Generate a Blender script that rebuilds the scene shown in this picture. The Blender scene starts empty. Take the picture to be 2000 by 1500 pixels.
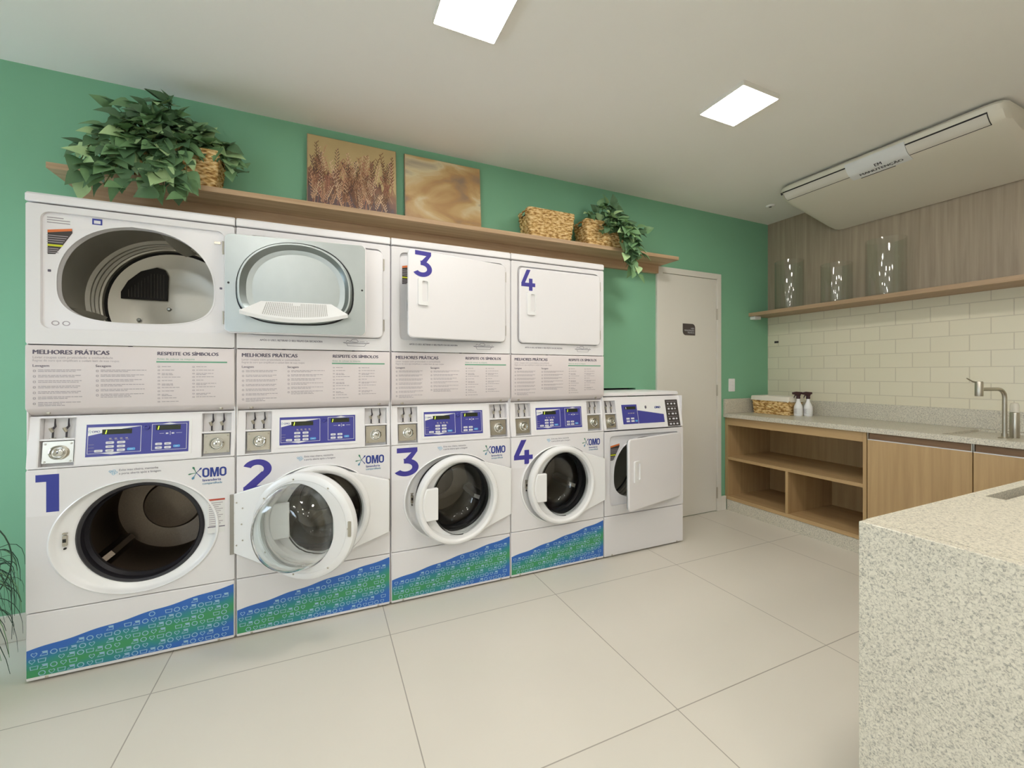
import bpy, bmesh, math, random
from math import sin, cos, pi, radians as R, sqrt
from mathutils import Vector, Matrix
from mathutils.geometry import tessellate_polygon

S = bpy.context.scene
COL = S.collection

# ------------------------------------------------------------ camera
ANG, FPX, CAMH = 0.4223, 827.5, 1.2513
cd = bpy.data.cameras.new('camera')
cam = bpy.data.objects.new('camera', cd)
COL.objects.link(cam)
cam.location = (0, 0, CAMH)
cam.rotation_euler = (pi / 2, 0, -ANG)
cd.sensor_width = 36
cd.lens = FPX / 2000 * 36
cd.shift_y = -20.2 / 2000
cd.clip_start = 0.02
S.camera = cam

# ------------------------------------------------------------ world, exposure
S.view_settings.view_transform = 'Standard'
S.view_settings.look = 'None'
S.view_settings.gamma = 1
S.view_settings.use_curve_mapping = False
S.view_settings.exposure = 0.58
W = bpy.data.worlds.new('world')
S.world = W
W.use_nodes = True
W.node_tree.nodes['Background'].inputs[0].default_value = (0.70, 0.85, 1.0, 1)
W.node_tree.nodes['Background'].inputs[1].default_value = 6.5
LAMP = 31.0
LAMP_COL = (1.0, 0.955, 0.89)

# room numbers
X0, X1, YB, YW, H = -2.6, 4.0, -2.4, 2.768, 2.7125
YF = 2.353                                    # plane of the machine fronts
MX = [-1.088, -0.369, 0.341, 1.049, 1.739, 2.457]   # left edges of the machines

# ------------------------------------------------------------ materials
def lin(c):
    c = c / 255
    return c / 12.92 if c <= 0.04045 else ((c + 0.055) / 1.055) ** 2.4
def rgb(r, g, b): return (lin(r), lin(g), lin(b), 1)

def mat(name, col, rough=0.5, metal=0.0, noise=0.0, nscale=8, bump=0.0, bscale=60, **kw):
    m = bpy.data.materials.new(name); m.use_nodes = True
    nt = m.node_tree; N = nt.nodes; b = N['Principled BSDF']
    c = rgb(*col)
    b.inputs['Base Color'].default_value = c
    b.inputs['Roughness'].default_value = rough
    b.inputs['Metallic'].default_value = metal
    for k, v in kw.items():
        b.inputs[k.replace('_', ' ')].default_value = v
    tc = N.new('ShaderNodeTexCoord')
    if noise > 0:
        nz = N.new('ShaderNodeTexNoise'); nz.inputs['Scale'].default_value = nscale
        nz.inputs['Detail'].default_value = 4
        nt.links.new(tc.outputs['Object'], nz.inputs['Vector'])
        mr = N.new('ShaderNodeMapRange')
        mr.inputs[3].default_value = 1 - noise; mr.inputs[4].default_value = 1 + noise
        nt.links.new(nz.outputs[0], mr.inputs[0])
        mx = N.new('ShaderNodeVectorMath'); mx.operation = 'SCALE'
        mx.inputs[0].default_value = c[:3]
        nt.links.new(mr.outputs[0], mx.inputs[3])
        nt.links.new(mx.outputs[0], b.inputs['Base Color'])
    if bump > 0:
        nz = N.new('ShaderNodeTexNoise'); nz.inputs['Scale'].default_value = bscale
        nz.inputs['Detail'].default_value = 3
        nt.links.new(tc.outputs['Object'], nz.inputs['Vector'])
        bp = N.new('ShaderNodeBump'); bp.inputs['Strength'].default_value = bump
        bp.inputs['Distance'].default_value = 0.002
        nt.links.new(nz.outputs[0], bp.inputs['Height'])
        nt.links.new(bp.outputs[0], b.inputs['Normal'])
    return m

def ramp(nt, stops):
    r = nt.nodes.new('ShaderNodeValToRGB')
    e = r.color_ramp.elements
    while len(e) < len(stops): e.new(0.5)
    for el, (p, c) in zip(e, stops):
        el.position = p; el.color = rgb(*c)
    return r

def wood(name, dark, light, axis='X', rough=0.45, sc=1.0):
    """grain running along AXIS of the object"""
    m = bpy.data.materials.new(name); m.use_nodes = True
    nt = m.node_tree; N = nt.nodes; b = N['Principled BSDF']
    tc = N.new('ShaderNodeTexCoord'); mp = N.new('ShaderNodeMapping')
    s = {'X': (1.2, 30, 30), 'Y': (30, 1.2, 30), 'Z': (30, 30, 1.2)}[axis]
    mp.inputs['Scale'].default_value = [k * sc for k in s]
    nt.links.new(tc.outputs['Object'], mp.inputs[0])
    n1 = N.new('ShaderNodeTexNoise'); n1.inputs['Scale'].default_value = 1.0
    n1.inputs['Detail'].default_value = 7; n1.inputs['Roughness'].default_value = 0.6
    n1.inputs['Distortion'].default_value = 0.4
    nt.links.new(mp.outputs[0], n1.inputs['Vector'])
    mid = tuple((a + c) / 2 for a, c in zip(dark, light))
    r = ramp(nt, [(0.3, dark), (0.5, mid), (0.72, light)])
    nt.links.new(n1.outputs[0], r.inputs[0])
    nt.links.new(r.outputs[0], b.inputs['Base Color'])
    bp = N.new('ShaderNodeBump'); bp.inputs['Strength'].default_value = 0.15
    bp.inputs['Distance'].default_value = 0.001
    nt.links.new(n1.outputs[0], bp.inputs['Height']); nt.links.new(bp.outputs[0], b.inputs['Normal'])
    b.inputs['Roughness'].default_value = rough
    return m

def granite(name, base, mid, dark, sc=90):
    m = bpy.data.materials.new(name); m.use_nodes = True
    nt = m.node_tree; N = nt.nodes; b = N['Principled BSDF']
    tc = N.new('ShaderNodeTexCoord')
    n1 = N.new('ShaderNodeTexNoise'); n1.inputs['Scale'].default_value = sc
    n1.inputs['Detail'].default_value = 5; n1.inputs['Roughness'].default_value = 0.65
    n1.inputs['Distortion'].default_value = 0.8
    nt.links.new(tc.outputs['Object'], n1.inputs['Vector'])
    r = ramp(nt, [(0.36, dark), (0.45, mid), (0.54, base), (0.75, tuple(min(255, k + 14) for k in base))])
    nt.links.new(n1.outputs[0], r.inputs[0])
    n2 = N.new('ShaderNodeTexNoise'); n2.inputs['Scale'].default_value = 5
    nt.links.new(tc.outputs['Object'], n2.inputs['Vector'])
    mr = N.new('ShaderNodeMapRange'); mr.inputs[3].default_value = 0.92; mr.inputs[4].default_value = 1.06
    nt.links.new(n2.outputs[0], mr.inputs[0])
    vm = N.new('ShaderNodeVectorMath'); vm.operation = 'SCALE'
    nt.links.new(r.outputs[0], vm.inputs[0]); nt.links.new(mr.outputs[0], vm.inputs[3])
    nt.links.new(vm.outputs[0], b.inputs['Base Color'])
    b.inputs['Roughness'].default_value = 0.32
    return m

def brickmat(name, c1, c2, mortar, bw, rh, ms, swap, off, shift, rough, bumpd, noise_amt=0.0):
    m = bpy.data.materials.new(name); m.use_nodes = True
    nt = m.node_tree; N = nt.nodes; b = N['Principled BSDF']
    tc = N.new('ShaderNodeTexCoord'); sp = N.new('ShaderNodeSeparateXYZ'); cb = N.new('ShaderNodeCombineXYZ')
    nt.links.new(tc.outputs['Object'], sp.inputs[0])
    ax = {'xy': (0, 1), 'yz': (1, 2)}[swap]
    for i, a in enumerate(ax):
        ad = N.new('ShaderNodeMath'); ad.operation = 'ADD'; ad.inputs[1].default_value = shift[i]
        nt.links.new(sp.outputs[a], ad.inputs[0]); nt.links.new(ad.outputs[0], cb.inputs[i])
    br = N.new('ShaderNodeTexBrick')
    br.offset = off; br.squash = 1
    br.inputs['Color1'].default_value = rgb(*c1); br.inputs['Color2'].default_value = rgb(*c2)
    br.inputs['Mortar'].default_value = rgb(*mortar)
    br.inputs['Scale'].default_value = 1; br.inputs['Mortar Size'].default_value = ms
    br.inputs['Mortar Smooth'].default_value = 0.1
    br.inputs['Brick Width'].default_value = bw; br.inputs['Row Height'].default_value = rh
    nt.links.new(cb.outputs[0], br.inputs[0])
    nz = N.new('ShaderNodeTexNoise'); nz.inputs['Scale'].default_value = 1.7; nz.inputs['Detail'].default_value = 6
    nt.links.new(tc.outputs['Object'], nz.inputs['Vector'])
    mr = N.new('ShaderNodeMapRange'); mr.inputs[3].default_value = 1 - noise_amt; mr.inputs[4].default_value = 1 + noise_amt
    nt.links.new(nz.outputs[0], mr.inputs[0])
    vm = N.new('ShaderNodeVectorMath'); vm.operation = 'SCALE'
    nt.links.new(br.outputs[0], vm.inputs[0]); nt.links.new(mr.outputs[0], vm.inputs[3])
    nt.links.new(vm.outputs[0], b.inputs['Base Color'])
    bp = N.new('ShaderNodeBump'); bp.invert = True
    bp.inputs['Strength'].default_value = 0.6; bp.inputs['Distance'].default_value = bumpd
    nt.links.new(br.outputs['Fac'], bp.inputs['Height']); nt.links.new(bp.outputs[0], b.inputs['Normal'])
    b.inputs['Roughness'].default_value = rough
    return m

M = {}
M['green'] = mat('green_wall_paint', (129, 183, 149), 0.75, noise=0.03, nscale=1.5, bump=0.12, bscale=120)
M['ceil'] = mat('ceiling_paint', (240, 237, 230), 0.9, noise=0.015, nscale=2)
M['white_paint'] = mat('white_paint', (226, 222, 212), 0.5)
M['floor'] = brickmat('floor_porcelain', (220, 214, 202), (218, 212, 200), (168, 161, 150), 0.91, 0.903, 0.0022, 'xy', 0, (-0.30 + 9.1, -1.187 + 9.03), 0.38, 0.0006, 0.04)
M['tile'] = brickmat('subway_tile', (230, 223, 200), (227, 220, 196), (210, 202, 180), 0.2025, 0.108, 0.003, 'yz', 0.5, (-1.549 + 0.10125 + 2.025, -1.19 + 1.08), 0.22, 0.0012, 0.015)
M['wood_panel'] = wood('grey_wood_laminate', (154, 139, 120), (180, 164, 142), 'Z', 0.5)
M['shelf_wood'] = wood('shelf_wood', (168, 137, 104), (204, 174, 140), 'X', 0.5)
M['shelf_wood_y'] = wood('shelf_wood_along', (158, 130, 100), (188, 160, 130), 'Y', 0.5)
M['oak'] = wood('oak_veneer', (172, 142, 100), (194, 163, 118), 'Z', 0.45)
M['oak_y'] = wood('oak_veneer_along', (174, 144, 102), (196, 165, 120), 'Y', 0.45)
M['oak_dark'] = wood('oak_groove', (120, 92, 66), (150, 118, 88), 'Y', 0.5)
M['granite'] = granite('pale_granite', (216, 210, 193), (196, 190, 174), (152, 149, 140), 190)
M['enamel'] = mat('white_enamel', (236, 234, 236), 0.28, noise=0.01, nscale=3)
M['enamel2'] = mat('white_satin', (230, 228, 229), 0.42, noise=0.01, nscale=3)
M['notice'] = mat('notice_film', (222, 214, 214), 0.4)
M['plastic'] = mat('white_plastic', (240, 240, 240), 0.25)
M['foot_shade'] = mat('shadow_gap_rubber', (40, 34, 32), 0.8)
M['galv'] = mat('galvanised_sheet', (178, 184, 184), 0.34, 1.0, noise=0.05, nscale=14)
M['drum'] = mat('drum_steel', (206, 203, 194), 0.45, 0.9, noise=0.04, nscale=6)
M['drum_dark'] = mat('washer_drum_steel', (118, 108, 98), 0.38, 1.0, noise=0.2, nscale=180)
M['steel'] = mat('brushed_steel', (190, 184, 172), 0.3, 1.0, noise=0.04, nscale=30)
M['chrome'] = mat('chrome', (215, 215, 212), 0.12, 1.0)
M['dark'] = mat('dark_void', (28, 25, 24), 0.6)
M['rubber'] = mat('black_rubber_gasket', (30, 28, 34), 0.45, noise=0.3, nscale=40)
M['navy'] = mat('violet_blue_vinyl', (64, 58, 150), 0.45)
M['blue1'] = mat('deep_blue_vinyl', (52, 62, 152), 0.45)
M['panel_blue'] = mat('control_panel_blue', (66, 68, 152), 0.3)
M['ltblue'] = mat('light_blue_button', (90, 165, 225), 0.35)
M['btn'] = mat('pale_button', (222, 222, 230), 0.4)
M['display'] = mat('display_glass', (40, 46, 30), 0.15)
M['digit'] = mat('lit_digit', (190, 230, 60), 0.5, Emission_Color=rgb(190, 235, 60), Emission_Strength=1.2)
M['ink'] = mat('grey_ink', (98, 92, 108), 0.6)
M['ink2'] = mat('light_grey_ink', (168, 160, 166), 0.6)
M['inkdark'] = mat('dark_ink', (58, 54, 60), 0.6)
M['greenbar'] = mat('green_bar_ink', (110, 170, 140), 0.5)
M['logo_green'] = mat('logo_green', (60, 130, 100), 0.5)
M['logo_blue'] = mat('logo_blue', (40, 60, 140), 0.5)
M['logo_teal'] = mat('logo_teal', (90, 140, 170), 0.5)
M['orange'] = mat('orange_label', (225, 120, 60), 0.5)
M['yellow'] = mat('yellow_label', (210, 215, 40), 0.5)
M['blacklabel'] = mat('black_label', (62, 56, 54), 0.5)
M['red'] = mat('red_label', (190, 80, 60), 0.5)
M['icon'] = mat('icon_ink', (150, 190, 215), 0.5)
M['paper'] = mat('paper', (226, 226, 224), 0.7)
def weave():
    m = bpy.data.materials.new('woven_hyacinth'); m.use_nodes = True
    nt = m.node_tree; N = nt.nodes; b = N['Principled BSDF']
    tc = N.new('ShaderNodeTexCoord'); mp = N.new('ShaderNodeMapping'); mp.inputs['Scale'].default_value = (26, 26, 75)
    nt.links.new(tc.outputs['Object'], mp.inputs[0])
    n = N.new('ShaderNodeTexNoise'); n.inputs['Scale'].default_value = 1.3; n.inputs['Detail'].default_value = 3
    nt.links.new(mp.outputs[0], n.inputs['Vector'])
    r = ramp(nt, [(0.36, (150, 108, 54)), (0.47, (206, 166, 100)), (0.6, (240, 212, 158))])
    nt.links.new(n.outputs[0], r.inputs[0]); nt.links.new(r.outputs[0], b.inputs['Base Color'])
    b.inputs['Roughness'].default_value = .7
    bp = N.new('ShaderNodeBump'); bp.inputs['Strength'].default_value = .6; bp.inputs['Distance'].default_value = .004
    nt.links.new(n.outputs[0], bp.inputs['Height']); nt.links.new(bp.outputs[0], b.inputs['Normal'])
    return m
M['basket'] = weave()
M['fabric'] = mat('white_liner', (232, 226, 212), 0.9, bump=0.3, bscale=200)
M['ac'] = mat('ac_plastic', (228, 222, 206), 0.4)
M['ac_flap'] = mat('ac_flap_plastic', (218, 212, 200), 0.35)
M['brown_plastic'] = mat('dark_brown_plastic', (58, 28, 34), 0.35)
M['leafA'] = mat('leaf_dark', (86, 120, 84), 0.5, noise=0.2, nscale=30)
M['leafB'] = mat('leaf_mid', (116, 154, 106), 0.5, noise=0.2, nscale=30)
M['leafC'] = mat('leaf_light', (176, 206, 150), 0.5, noise=0.15, nscale=30)
M['stem'] = mat('plant_stem', (84, 98, 54), 0.6)
M['blade'] = mat('thin_grass', (34, 60, 44), 0.5)
M['pot'] = mat('pot_ceramic', (190, 185, 175), 0.5)
M['soil'] = mat('soil', (60, 45, 34), 0.9)
M['sign'] = mat('sign_dark', (78, 70, 68), 0.5)
M['grey_plastic'] = mat('grey_plastic', (150, 146, 138), 0.4)

def glassmat(name, col, rough=0.0, ior=1.45):
    m = bpy.data.materials.new(name); m.use_nodes = True
    b = m.node_tree.nodes['Principled BSDF']
    b.inputs['Base Color'].default_value = rgb(*col)
    b.inputs['Roughness'].default_value = rough
    b.inputs['Transmission Weight'].default_value = 1.0
    b.inputs['IOR'].default_value = ior
    return m
M['glass'] = glassmat('clear_glass', (250, 253, 252))
def thinglass(name):
    m = bpy.data.materials.new(name); m.use_nodes = True
    nt = m.node_tree; nt.nodes.clear(); N = nt.nodes
    o = N.new('ShaderNodeOutputMaterial'); t = N.new('ShaderNodeBsdfTransparent'); g = N.new('ShaderNodeBsdfGlossy')
    g.inputs['Roughness'].default_value = 0.03; t.inputs[0].default_value = (.975, .985, .98, 1)
    lw = N.new('ShaderNodeLayerWeight'); pw = N.new('ShaderNodeMath'); pw.operation = 'POWER'; pw.inputs[1].default_value = 4
    nt.links.new(lw.outputs['Facing'], pw.inputs[0])
    f = N.new('ShaderNodeMath'); f.operation = 'MULTIPLY_ADD'; f.inputs[1].default_value = .45; f.inputs[2].default_value = .045
    nt.links.new(pw.outputs[0], f.inputs[0])
    x = N.new('ShaderNodeMixShader')
    nt.links.new(f.outputs[0], x.inputs[0]); nt.links.new(t.outputs[0], x.inputs[1]); nt.links.new(g.outputs[0], x.inputs[2]); nt.links.new(x.outputs[0], o.inputs[0])
    return m
M['vase_glass'] = thinglass('vase_glass')

def emis(name, col, st):
    m = bpy.data.materials.new(name); m.use_nodes = True
    nt = m.node_tree; nt.nodes.clear()
    o = nt.nodes.new('ShaderNodeOutputMaterial'); e = nt.nodes.new('ShaderNodeEmission')
    e.inputs[0].default_value = (*col, 1); e.inputs[1].default_value = st
    nt.links.new(e.outputs[0], o.inputs[0])
    return m
M['lamp'] = emis('lamp_diffuser', LAMP_COL, LAMP)

def decalmat():
    m = bpy.data.materials.new('blue_green_decal'); m.use_nodes = True
    nt = m.node_tree; N = nt.nodes; b = N['Principled BSDF']
    tc = N.new('ShaderNodeTexCoord'); sp = N.new('ShaderNodeSeparateXYZ')
    nt.links.new(tc.outputs['Object'], sp.inputs[0])
    def mth(op, a, c):
        n = N.new('ShaderNodeMath'); n.operation = op
        for i, v in enumerate((a, c)):
            if isinstance(v, (int, float)): n.inputs[i].default_value = v
            else: nt.links.new(v, n.inputs[i])
        return n.outputs[0]
    # distance from a printed green band that climbs to the right
    nz = N.new('ShaderNodeTexNoise'); nz.inputs['Scale'].default_value = 9
    nt.links.new(tc.outputs['Object'], nz.inputs['Vector'])
    c = mth('ADD', mth('MULTIPLY', sp.outputs[0], 0.17), 0.035)
    d = mth('ABSOLUTE', mth('SUBTRACT', sp.outputs[2], c), 0)
    d = mth('ADD', d, mth('MULTIPLY', mth('SUBTRACT', nz.outputs[0], 0.5), 0.05))
    k = mth('DIVIDE', d, 0.085)
    r = ramp(nt, [(0.12, (62, 150, 98)), (0.5, (48, 138, 140)), (0.85, (48, 104, 186))])
    nt.links.new(k, r.inputs[0]); nt.links.new(r.outputs[0], b.inputs['Base Color'])
    b.inputs['Roughness'].default_value = 0.45
    return m
M['decal'] = decalmat()

def artmat(kind):
    m = bpy.data.materials.new('print_' + kind); m.use_nodes = True
    nt = m.node_tree; N = nt.nodes; b = N['Principled BSDF']
    tc = N.new('ShaderNodeTexCoord')
    mp = N.new('ShaderNodeMapping'); nt.links.new(tc.outputs['Object'], mp.inputs[0])
    nz = N.new('ShaderNodeTexNoise'); nz.inputs['Detail'].default_value = 8
    nt.links.new(mp.outputs[0], nz.inputs['Vector'])
    mp.inputs['Rotation'].default_value = (0, R(35), 0)
    mp.inputs['Scale'].default_value = (3.2, 3, 7)
    nz.inputs['Scale'].default_value = 1.0; nz.inputs['Distortion'].default_value = .7; nz.inputs['Roughness'].default_value = .45
    if kind == 'clouds':
        r = ramp(nt, [(0.3, (150, 128, 108)), (0.42, (186, 148, 100)), (0.52, (206, 176, 126)), (0.6, (218, 204, 166)), (0.72, (170, 156, 138))])
    else:
        r = ramp(nt, [(0.34, (98, 66, 58)), (0.5, (136, 96, 76)), (0.66, (176, 146, 104))])
    nt.links.new(nz.outputs[0], r.inputs[0]); nt.links.new(r.outputs[0], b.inputs['Base Color'])
    b.inputs['Roughness'].default_value = 0.35
    return m

# ------------------------------------------------------------ mesh builder
class MB:
    def __init__(self): self.v = []; self.f = []; self.mi = []; self.mats = []
    def _m(self, m):
        m = M[m] if isinstance(m, str) else m
        if m not in self.mats: self.mats.append(m)
        return self.mats.index(m)
    def add(self, vs, fs, m):
        o = len(self.v); k = self._m(m)
        self.v += [tuple(p) for p in vs]
        for f in fs: self.f.append([o + i for i in f]); self.mi.append(k)
        return self
    def box(self, x0, x1, y0, y1, z0, z1, m):
        vs = [(x, y, z) for x in (x0, x1) for y in (y0, y1) for z in (z0, z1)]
        return self.add(vs, [(0, 1, 3, 2), (4, 6, 7, 5), (0, 4, 5, 1), (2, 3, 7, 6), (0, 2, 6, 4), (1, 5, 7, 3)], m)
    def prism(self, outer, holes, a0, a1, m, mp=None, side=None):
        """2D outline (with holes) swept between depths a0 and a1; mp(u, v, a) -> xyz, default XZ plane swept along y"""
        mp = mp or (lambda u, v, a: (u, a, v))
        loops = [outer] + list(holes)
        flat = [p for l in loops for p in l]; n = len(flat)
        tris = tessellate_polygon([[Vector((p[0], p[1], 0)) for p in l] for l in loops]) if holes else [range(n)]
        vs = [mp(p[0], p[1], a0) for p in flat] + [mp(p[0], p[1], a1) for p in flat]
        fs = []
        for t in tris:
            q = [flat[i] for i in t]
            ar = sum(q[i][0] * q[(i + 1) % len(q)][1] - q[(i + 1) % len(q)][0] * q[i][1] for i in range(len(q)))
            t = list(t) if ar > 0 else list(t)[::-1]
            fs.append(t); fs.append([i + n for i in t[::-1]])
        self.add(vs, fs, m)
        o = 0; sf = []
        for li, l in enumerate(loops):
            k = len(l)
            ar = sum(l[i][0] * l[(i + 1) % k][1] - l[(i + 1) % k][0] * l[i][1] for i in range(k))
            flip = (ar > 0) ^ (li > 0)
            for i in range(k):
                j = (i + 1) % k
                q = [o + i, o + i + n, o + j + n, o + j]
                sf.append(q if flip else q[::-1])
            o += k
        self.add(vs, sf, side or m)
        return self
    def flat(self, outer, a, m, mp=None, th=0.0006, holes=()):
        return self.prism(outer, holes, a - th, a, m, mp)
    def lathe(self, prof, c, m, seg=48, axis='y', closed=False, a0=0, a1=2 * pi, sx=1.0):
        """profile of (radius, height) round an axis through c"""
        full = abs(a1 - a0 - 2 * pi) < 1e-6
        ns = seg if full else seg + 1
        vs = []
        for r, h in prof:
            for i in range(ns):
                a = a0 + (a1 - a0) * i / seg
                p, q = r * cos(a) * sx, r * sin(a)
                vs.append({'y': (c[0] + p, c[1] + h, c[2] + q), 'z': (c[0] + p, c[1] + q, c[2] + h), 'x': (c[0] + h, c[1] + p, c[2] + q)}[axis])
        fs = []
        n = len(prof); rr = n if closed else n - 1
        for j in range(rr):
            k = (j + 1) % n
            for i in range(ns if full else ns - 1):
                i2 = (i + 1) % ns
                fs.append((j * ns + i, j * ns + i2, k * ns + i2, k * ns + i))
        return self.add(vs, fs, m)
    def loft(self, rings, m, closed=True, caps=False):
        n = len(rings[0]); vs = [p for r in rings for p in r]; fs = []
        for j in range(len(rings) - 1):
            for i in range(n if closed else n - 1):
                i2 = (i + 1) % n
                fs.append((j * n + i, j * n + i2, (j + 1) * n + i2, (j + 1) * n + i))
        if caps:
            fs.append(tuple(range(n))); fs.append(tuple((len(rings) - 1) * n + i for i in range(n)))
        return self.add(vs, fs, m)
    def tube(self, pts, r, m, seg=10, caps=True):
        pts = [Vector(p) for p in pts]; rings = []
        rr = r if isinstance(r, (list, tuple)) else [r] * len(pts)
        up = None
        for i, p in enumerate(pts):
            d = (pts[min(i + 1, len(pts) - 1)] - pts[max(i - 1, 0)]).normalized()
            if up is None:
                up = d.orthogonal().normalized()
            up = (up - d * up.dot(d))
            up = up.normalized() if up.length > 1e-6 else d.orthogonal().normalized()
            s = d.cross(up)
            rings.append([p + (up * cos(a) + s * sin(a)) * rr[i] for a in [2 * pi * k / seg for k in range(seg)]])
        return self.loft(rings, m, True, caps)
    def text(self, s, x, z, y, size, m, align='LEFT', xs=1.0, off=0.0, mp=None, bold=0):
        vs, fs = textgeo(s, align, off)
        mp = mp or (lambda u, v, a: (u, a, v))
        for k in range(bold):
            d = size * .05 * (k + 1)
            self.add([mp(x + d + p[0] * size * xs, z + d * .3 + p[1] * size, y - .00003 * (k + 1)) for p in vs], fs, m)
        return self.add([mp(x + p[0] * size * xs, z + p[1] * size, y) for p in vs], fs, m)
    def build(self, name, parent=None, bevel=0, smooth=40, seg=2, loc=None, rot=None, recalc=True, sub=0):
        me = bpy.data.meshes.new(name)
        me.from_pydata(self.v, [], self.f); me.update()
        for mt in self.mats: me.materials.append(mt)
        me.polygons.foreach_set('material_index', self.mi)
        bm = bmesh.new(); bm.from_mesh(me)
        if recalc:
            bmesh.ops.remove_doubles(bm, verts=bm.verts, dist=1e-6)
            bmesh.ops.recalc_face_normals(bm, faces=bm.faces)
        if smooth:
            for f in bm.faces: f.smooth = True
        bm.to_mesh(me); bm.free()
        if smooth: me.set_sharp_from_angle(angle=R(smooth))
        o = bpy.data.objects.new(name, me); COL.objects.link(o)
        if bevel:
            b = o.modifiers.new('bevel', 'BEVEL'); b.width = bevel; b.segments = seg
            b.limit_method = 'ANGLE'; b.angle_limit = R(50); b.use_clamp_overlap = True
        if sub:
            s = o.modifiers.new('sub', 'SUBSURF'); s.levels = sub; s.render_levels = sub
        if parent: o.parent = parent
        if loc: o.location = loc
        if rot: o.rotation_euler = rot
        return o

_tc = {}
def textgeo(s, align, off):
    k = (s, align, off)
    if k not in _tc:
        cu = bpy.data.curves.new('t', 'FONT'); cu.body = s; cu.size = 1; cu.align_x = align; cu.offset = off
        cu.resolution_u = 3
        ob = bpy.data.objects.new('t', cu)
        me = ob.to_mesh()
        _tc[k] = ([tuple(v.co) for v in me.vertices], [tuple(p.vertices) for p in me.polygons])
        ob.to_mesh_clear(); bpy.data.objects.remove(ob); bpy.data.curves.remove(cu)
    return _tc[k]

def tag(o, label=None, cat=None, group=None, kind=None):
    for k, v in (('label', label), ('category', cat), ('group', group), ('kind', kind)):
        if v: o[k] = v
    return o
def empty(name, loc=(0, 0, 0), rz=0):
    o = bpy.data.objects.new(name, None); COL.objects.link(o)
    o.location = loc; o.rotation_euler = (0, 0, rz); o.empty_display_size = 0.05
    return o
def copy_tree(o, parent=None):
    c = o.copy(); COL.objects.link(c)
    if parent: c.parent = parent
    for ch in [k for k in COL.objects if k.parent == o]:
        if ch is not c: copy_tree(ch, c)
    return c

def rrect(x0, x1, z0, z1, r, n=6):
    out = []
    for cx_, cz_, a in ((x1 - r, z1 - r, 0), (x0 + r, z1 - r, 90), (x0 + r, z0 + r, 180), (x1 - r, z0 + r, 270)):
        for i in range(n + 1):
            t = R(a + 90 * i / n); out.append((cx_ + r * cos(t), cz_ + r * sin(t)))
    return out
def ell(cx_, cz_, rx, rz, n=64, a0=0, a1=360):
    full = abs(a1 - a0) == 360
    return [(cx_ + rx * cos(R(a0 + (a1 - a0) * i / (n if full else n - 1))), cz_ + rz * sin(R(a0 + (a1 - a0) * i / (n if full else n - 1)))) for i in range(n)]
def dshape(cx_, zmid, rx, top, bot, k=1.0, n=72, e=3.0):
    """arched top, flattened bottom with round corners"""
    out = []
    for i in range(n):
        a = 2 * pi * i / n
        c, s = cos(a), sin(a)
        if s >= 0:
            p = 2.15
            out.append((cx_ + rx * k * math.copysign(abs(c) ** (2 / p), c), zmid + top * k * abs(s) ** (2 / p)))
        else:
            out.append((cx_ + rx * k * math.copysign(abs(c) ** (2 / e), c), zmid - bot * k * abs(s) ** (2 / e)))
    return out

# ------------------------------------------------------------ the room
def struct(name, mb, bevel=0, **k):
    return tag(mb.build(name, bevel=bevel, smooth=0, **k), kind='structure')

struct('floor', MB().box(X0 - .1, X1 + .1, YB - .1, YW + .9, -0.1, 0, 'floor'))
struct('ceiling', MB().box(X0 - .1, X1 + .1, YB - .1, YW + .1, H, H + 0.1, 'ceil'))
# green wall: the machines are let into it (tall opening behind the four stacks, low one behind the single dryer)
wb = MB()
wb.box(X0 - .1, MX[0] + .01, YW, YW + .1, 0, H, 'green')
wb.box(MX[0] + .01, MX[4] - .01, YW, YW + .1, 1.975, H, 'green')
wb.box(MX[4] - .01, 2.36, YW, YW + .1, 1.135, H, 'green')
wb.box(2.36, X1 + .1, YW, YW + .1, 0, H, 'green')
wb.box(MX[0] - .1, 2.5, YW + .8, YW + .9, 0, H, 'white_paint')
wb.box(MX[0] - .2, MX[0] - .1, YW + .1, YW + .9, 0, H, 'white_paint')
wb.box(2.5, 2.6, YW + .1, YW + .9, 0, H, 'white_paint')
wb.box(MX[0] - .1, 2.5, YW + .1, YW + .8, 2.05, 2.15, 'white_paint')
struct('wall_back', wb)
struct('wall_right', MB().box(X1, X1 + .1, YB, YW, 0, 1.81, 'tile').box(X1, X1 + .1, YB, YW, 1.81, H, 'wood_panel'))
struct('wall_front', MB().box(X0 - .1, X1 + .1, YB - .1, YB, 0, H, 'white_paint'))
WY0, WY1, WZ0, WZ1 = 1.7, 2.66, .85, 1.6  # unseen opening, added to throw daylight along the green wall's left end
wl = MB()
ADDED_WIN2 = (-1.75, -.65, .9, 2.1)  # another unseen opening, added to brighten the island's side
wl.box(X0 - .1, X0, ADDED_WIN2[1], WY0, 0, H, 'white_paint').box(X0 - .1, X0, YB, ADDED_WIN2[0], 0, H, 'white_paint')
wl.box(X0 - .1, X0, ADDED_WIN2[0], ADDED_WIN2[1], 0, ADDED_WIN2[2], 'white_paint').box(X0 - .1, X0, ADDED_WIN2[0], ADDED_WIN2[1], ADDED_WIN2[3], H, 'white_paint').box(X0 - .1, X0, WY1, YW, 0, H, 'white_paint')
wl.box(X0 - .1, X0, WY0, WY1, WZ1, H, 'white_paint').box(X0 - .1, X0, WY0, WY1, 0, WZ0, 'white_paint')
struct('wall_left', wl)
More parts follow.
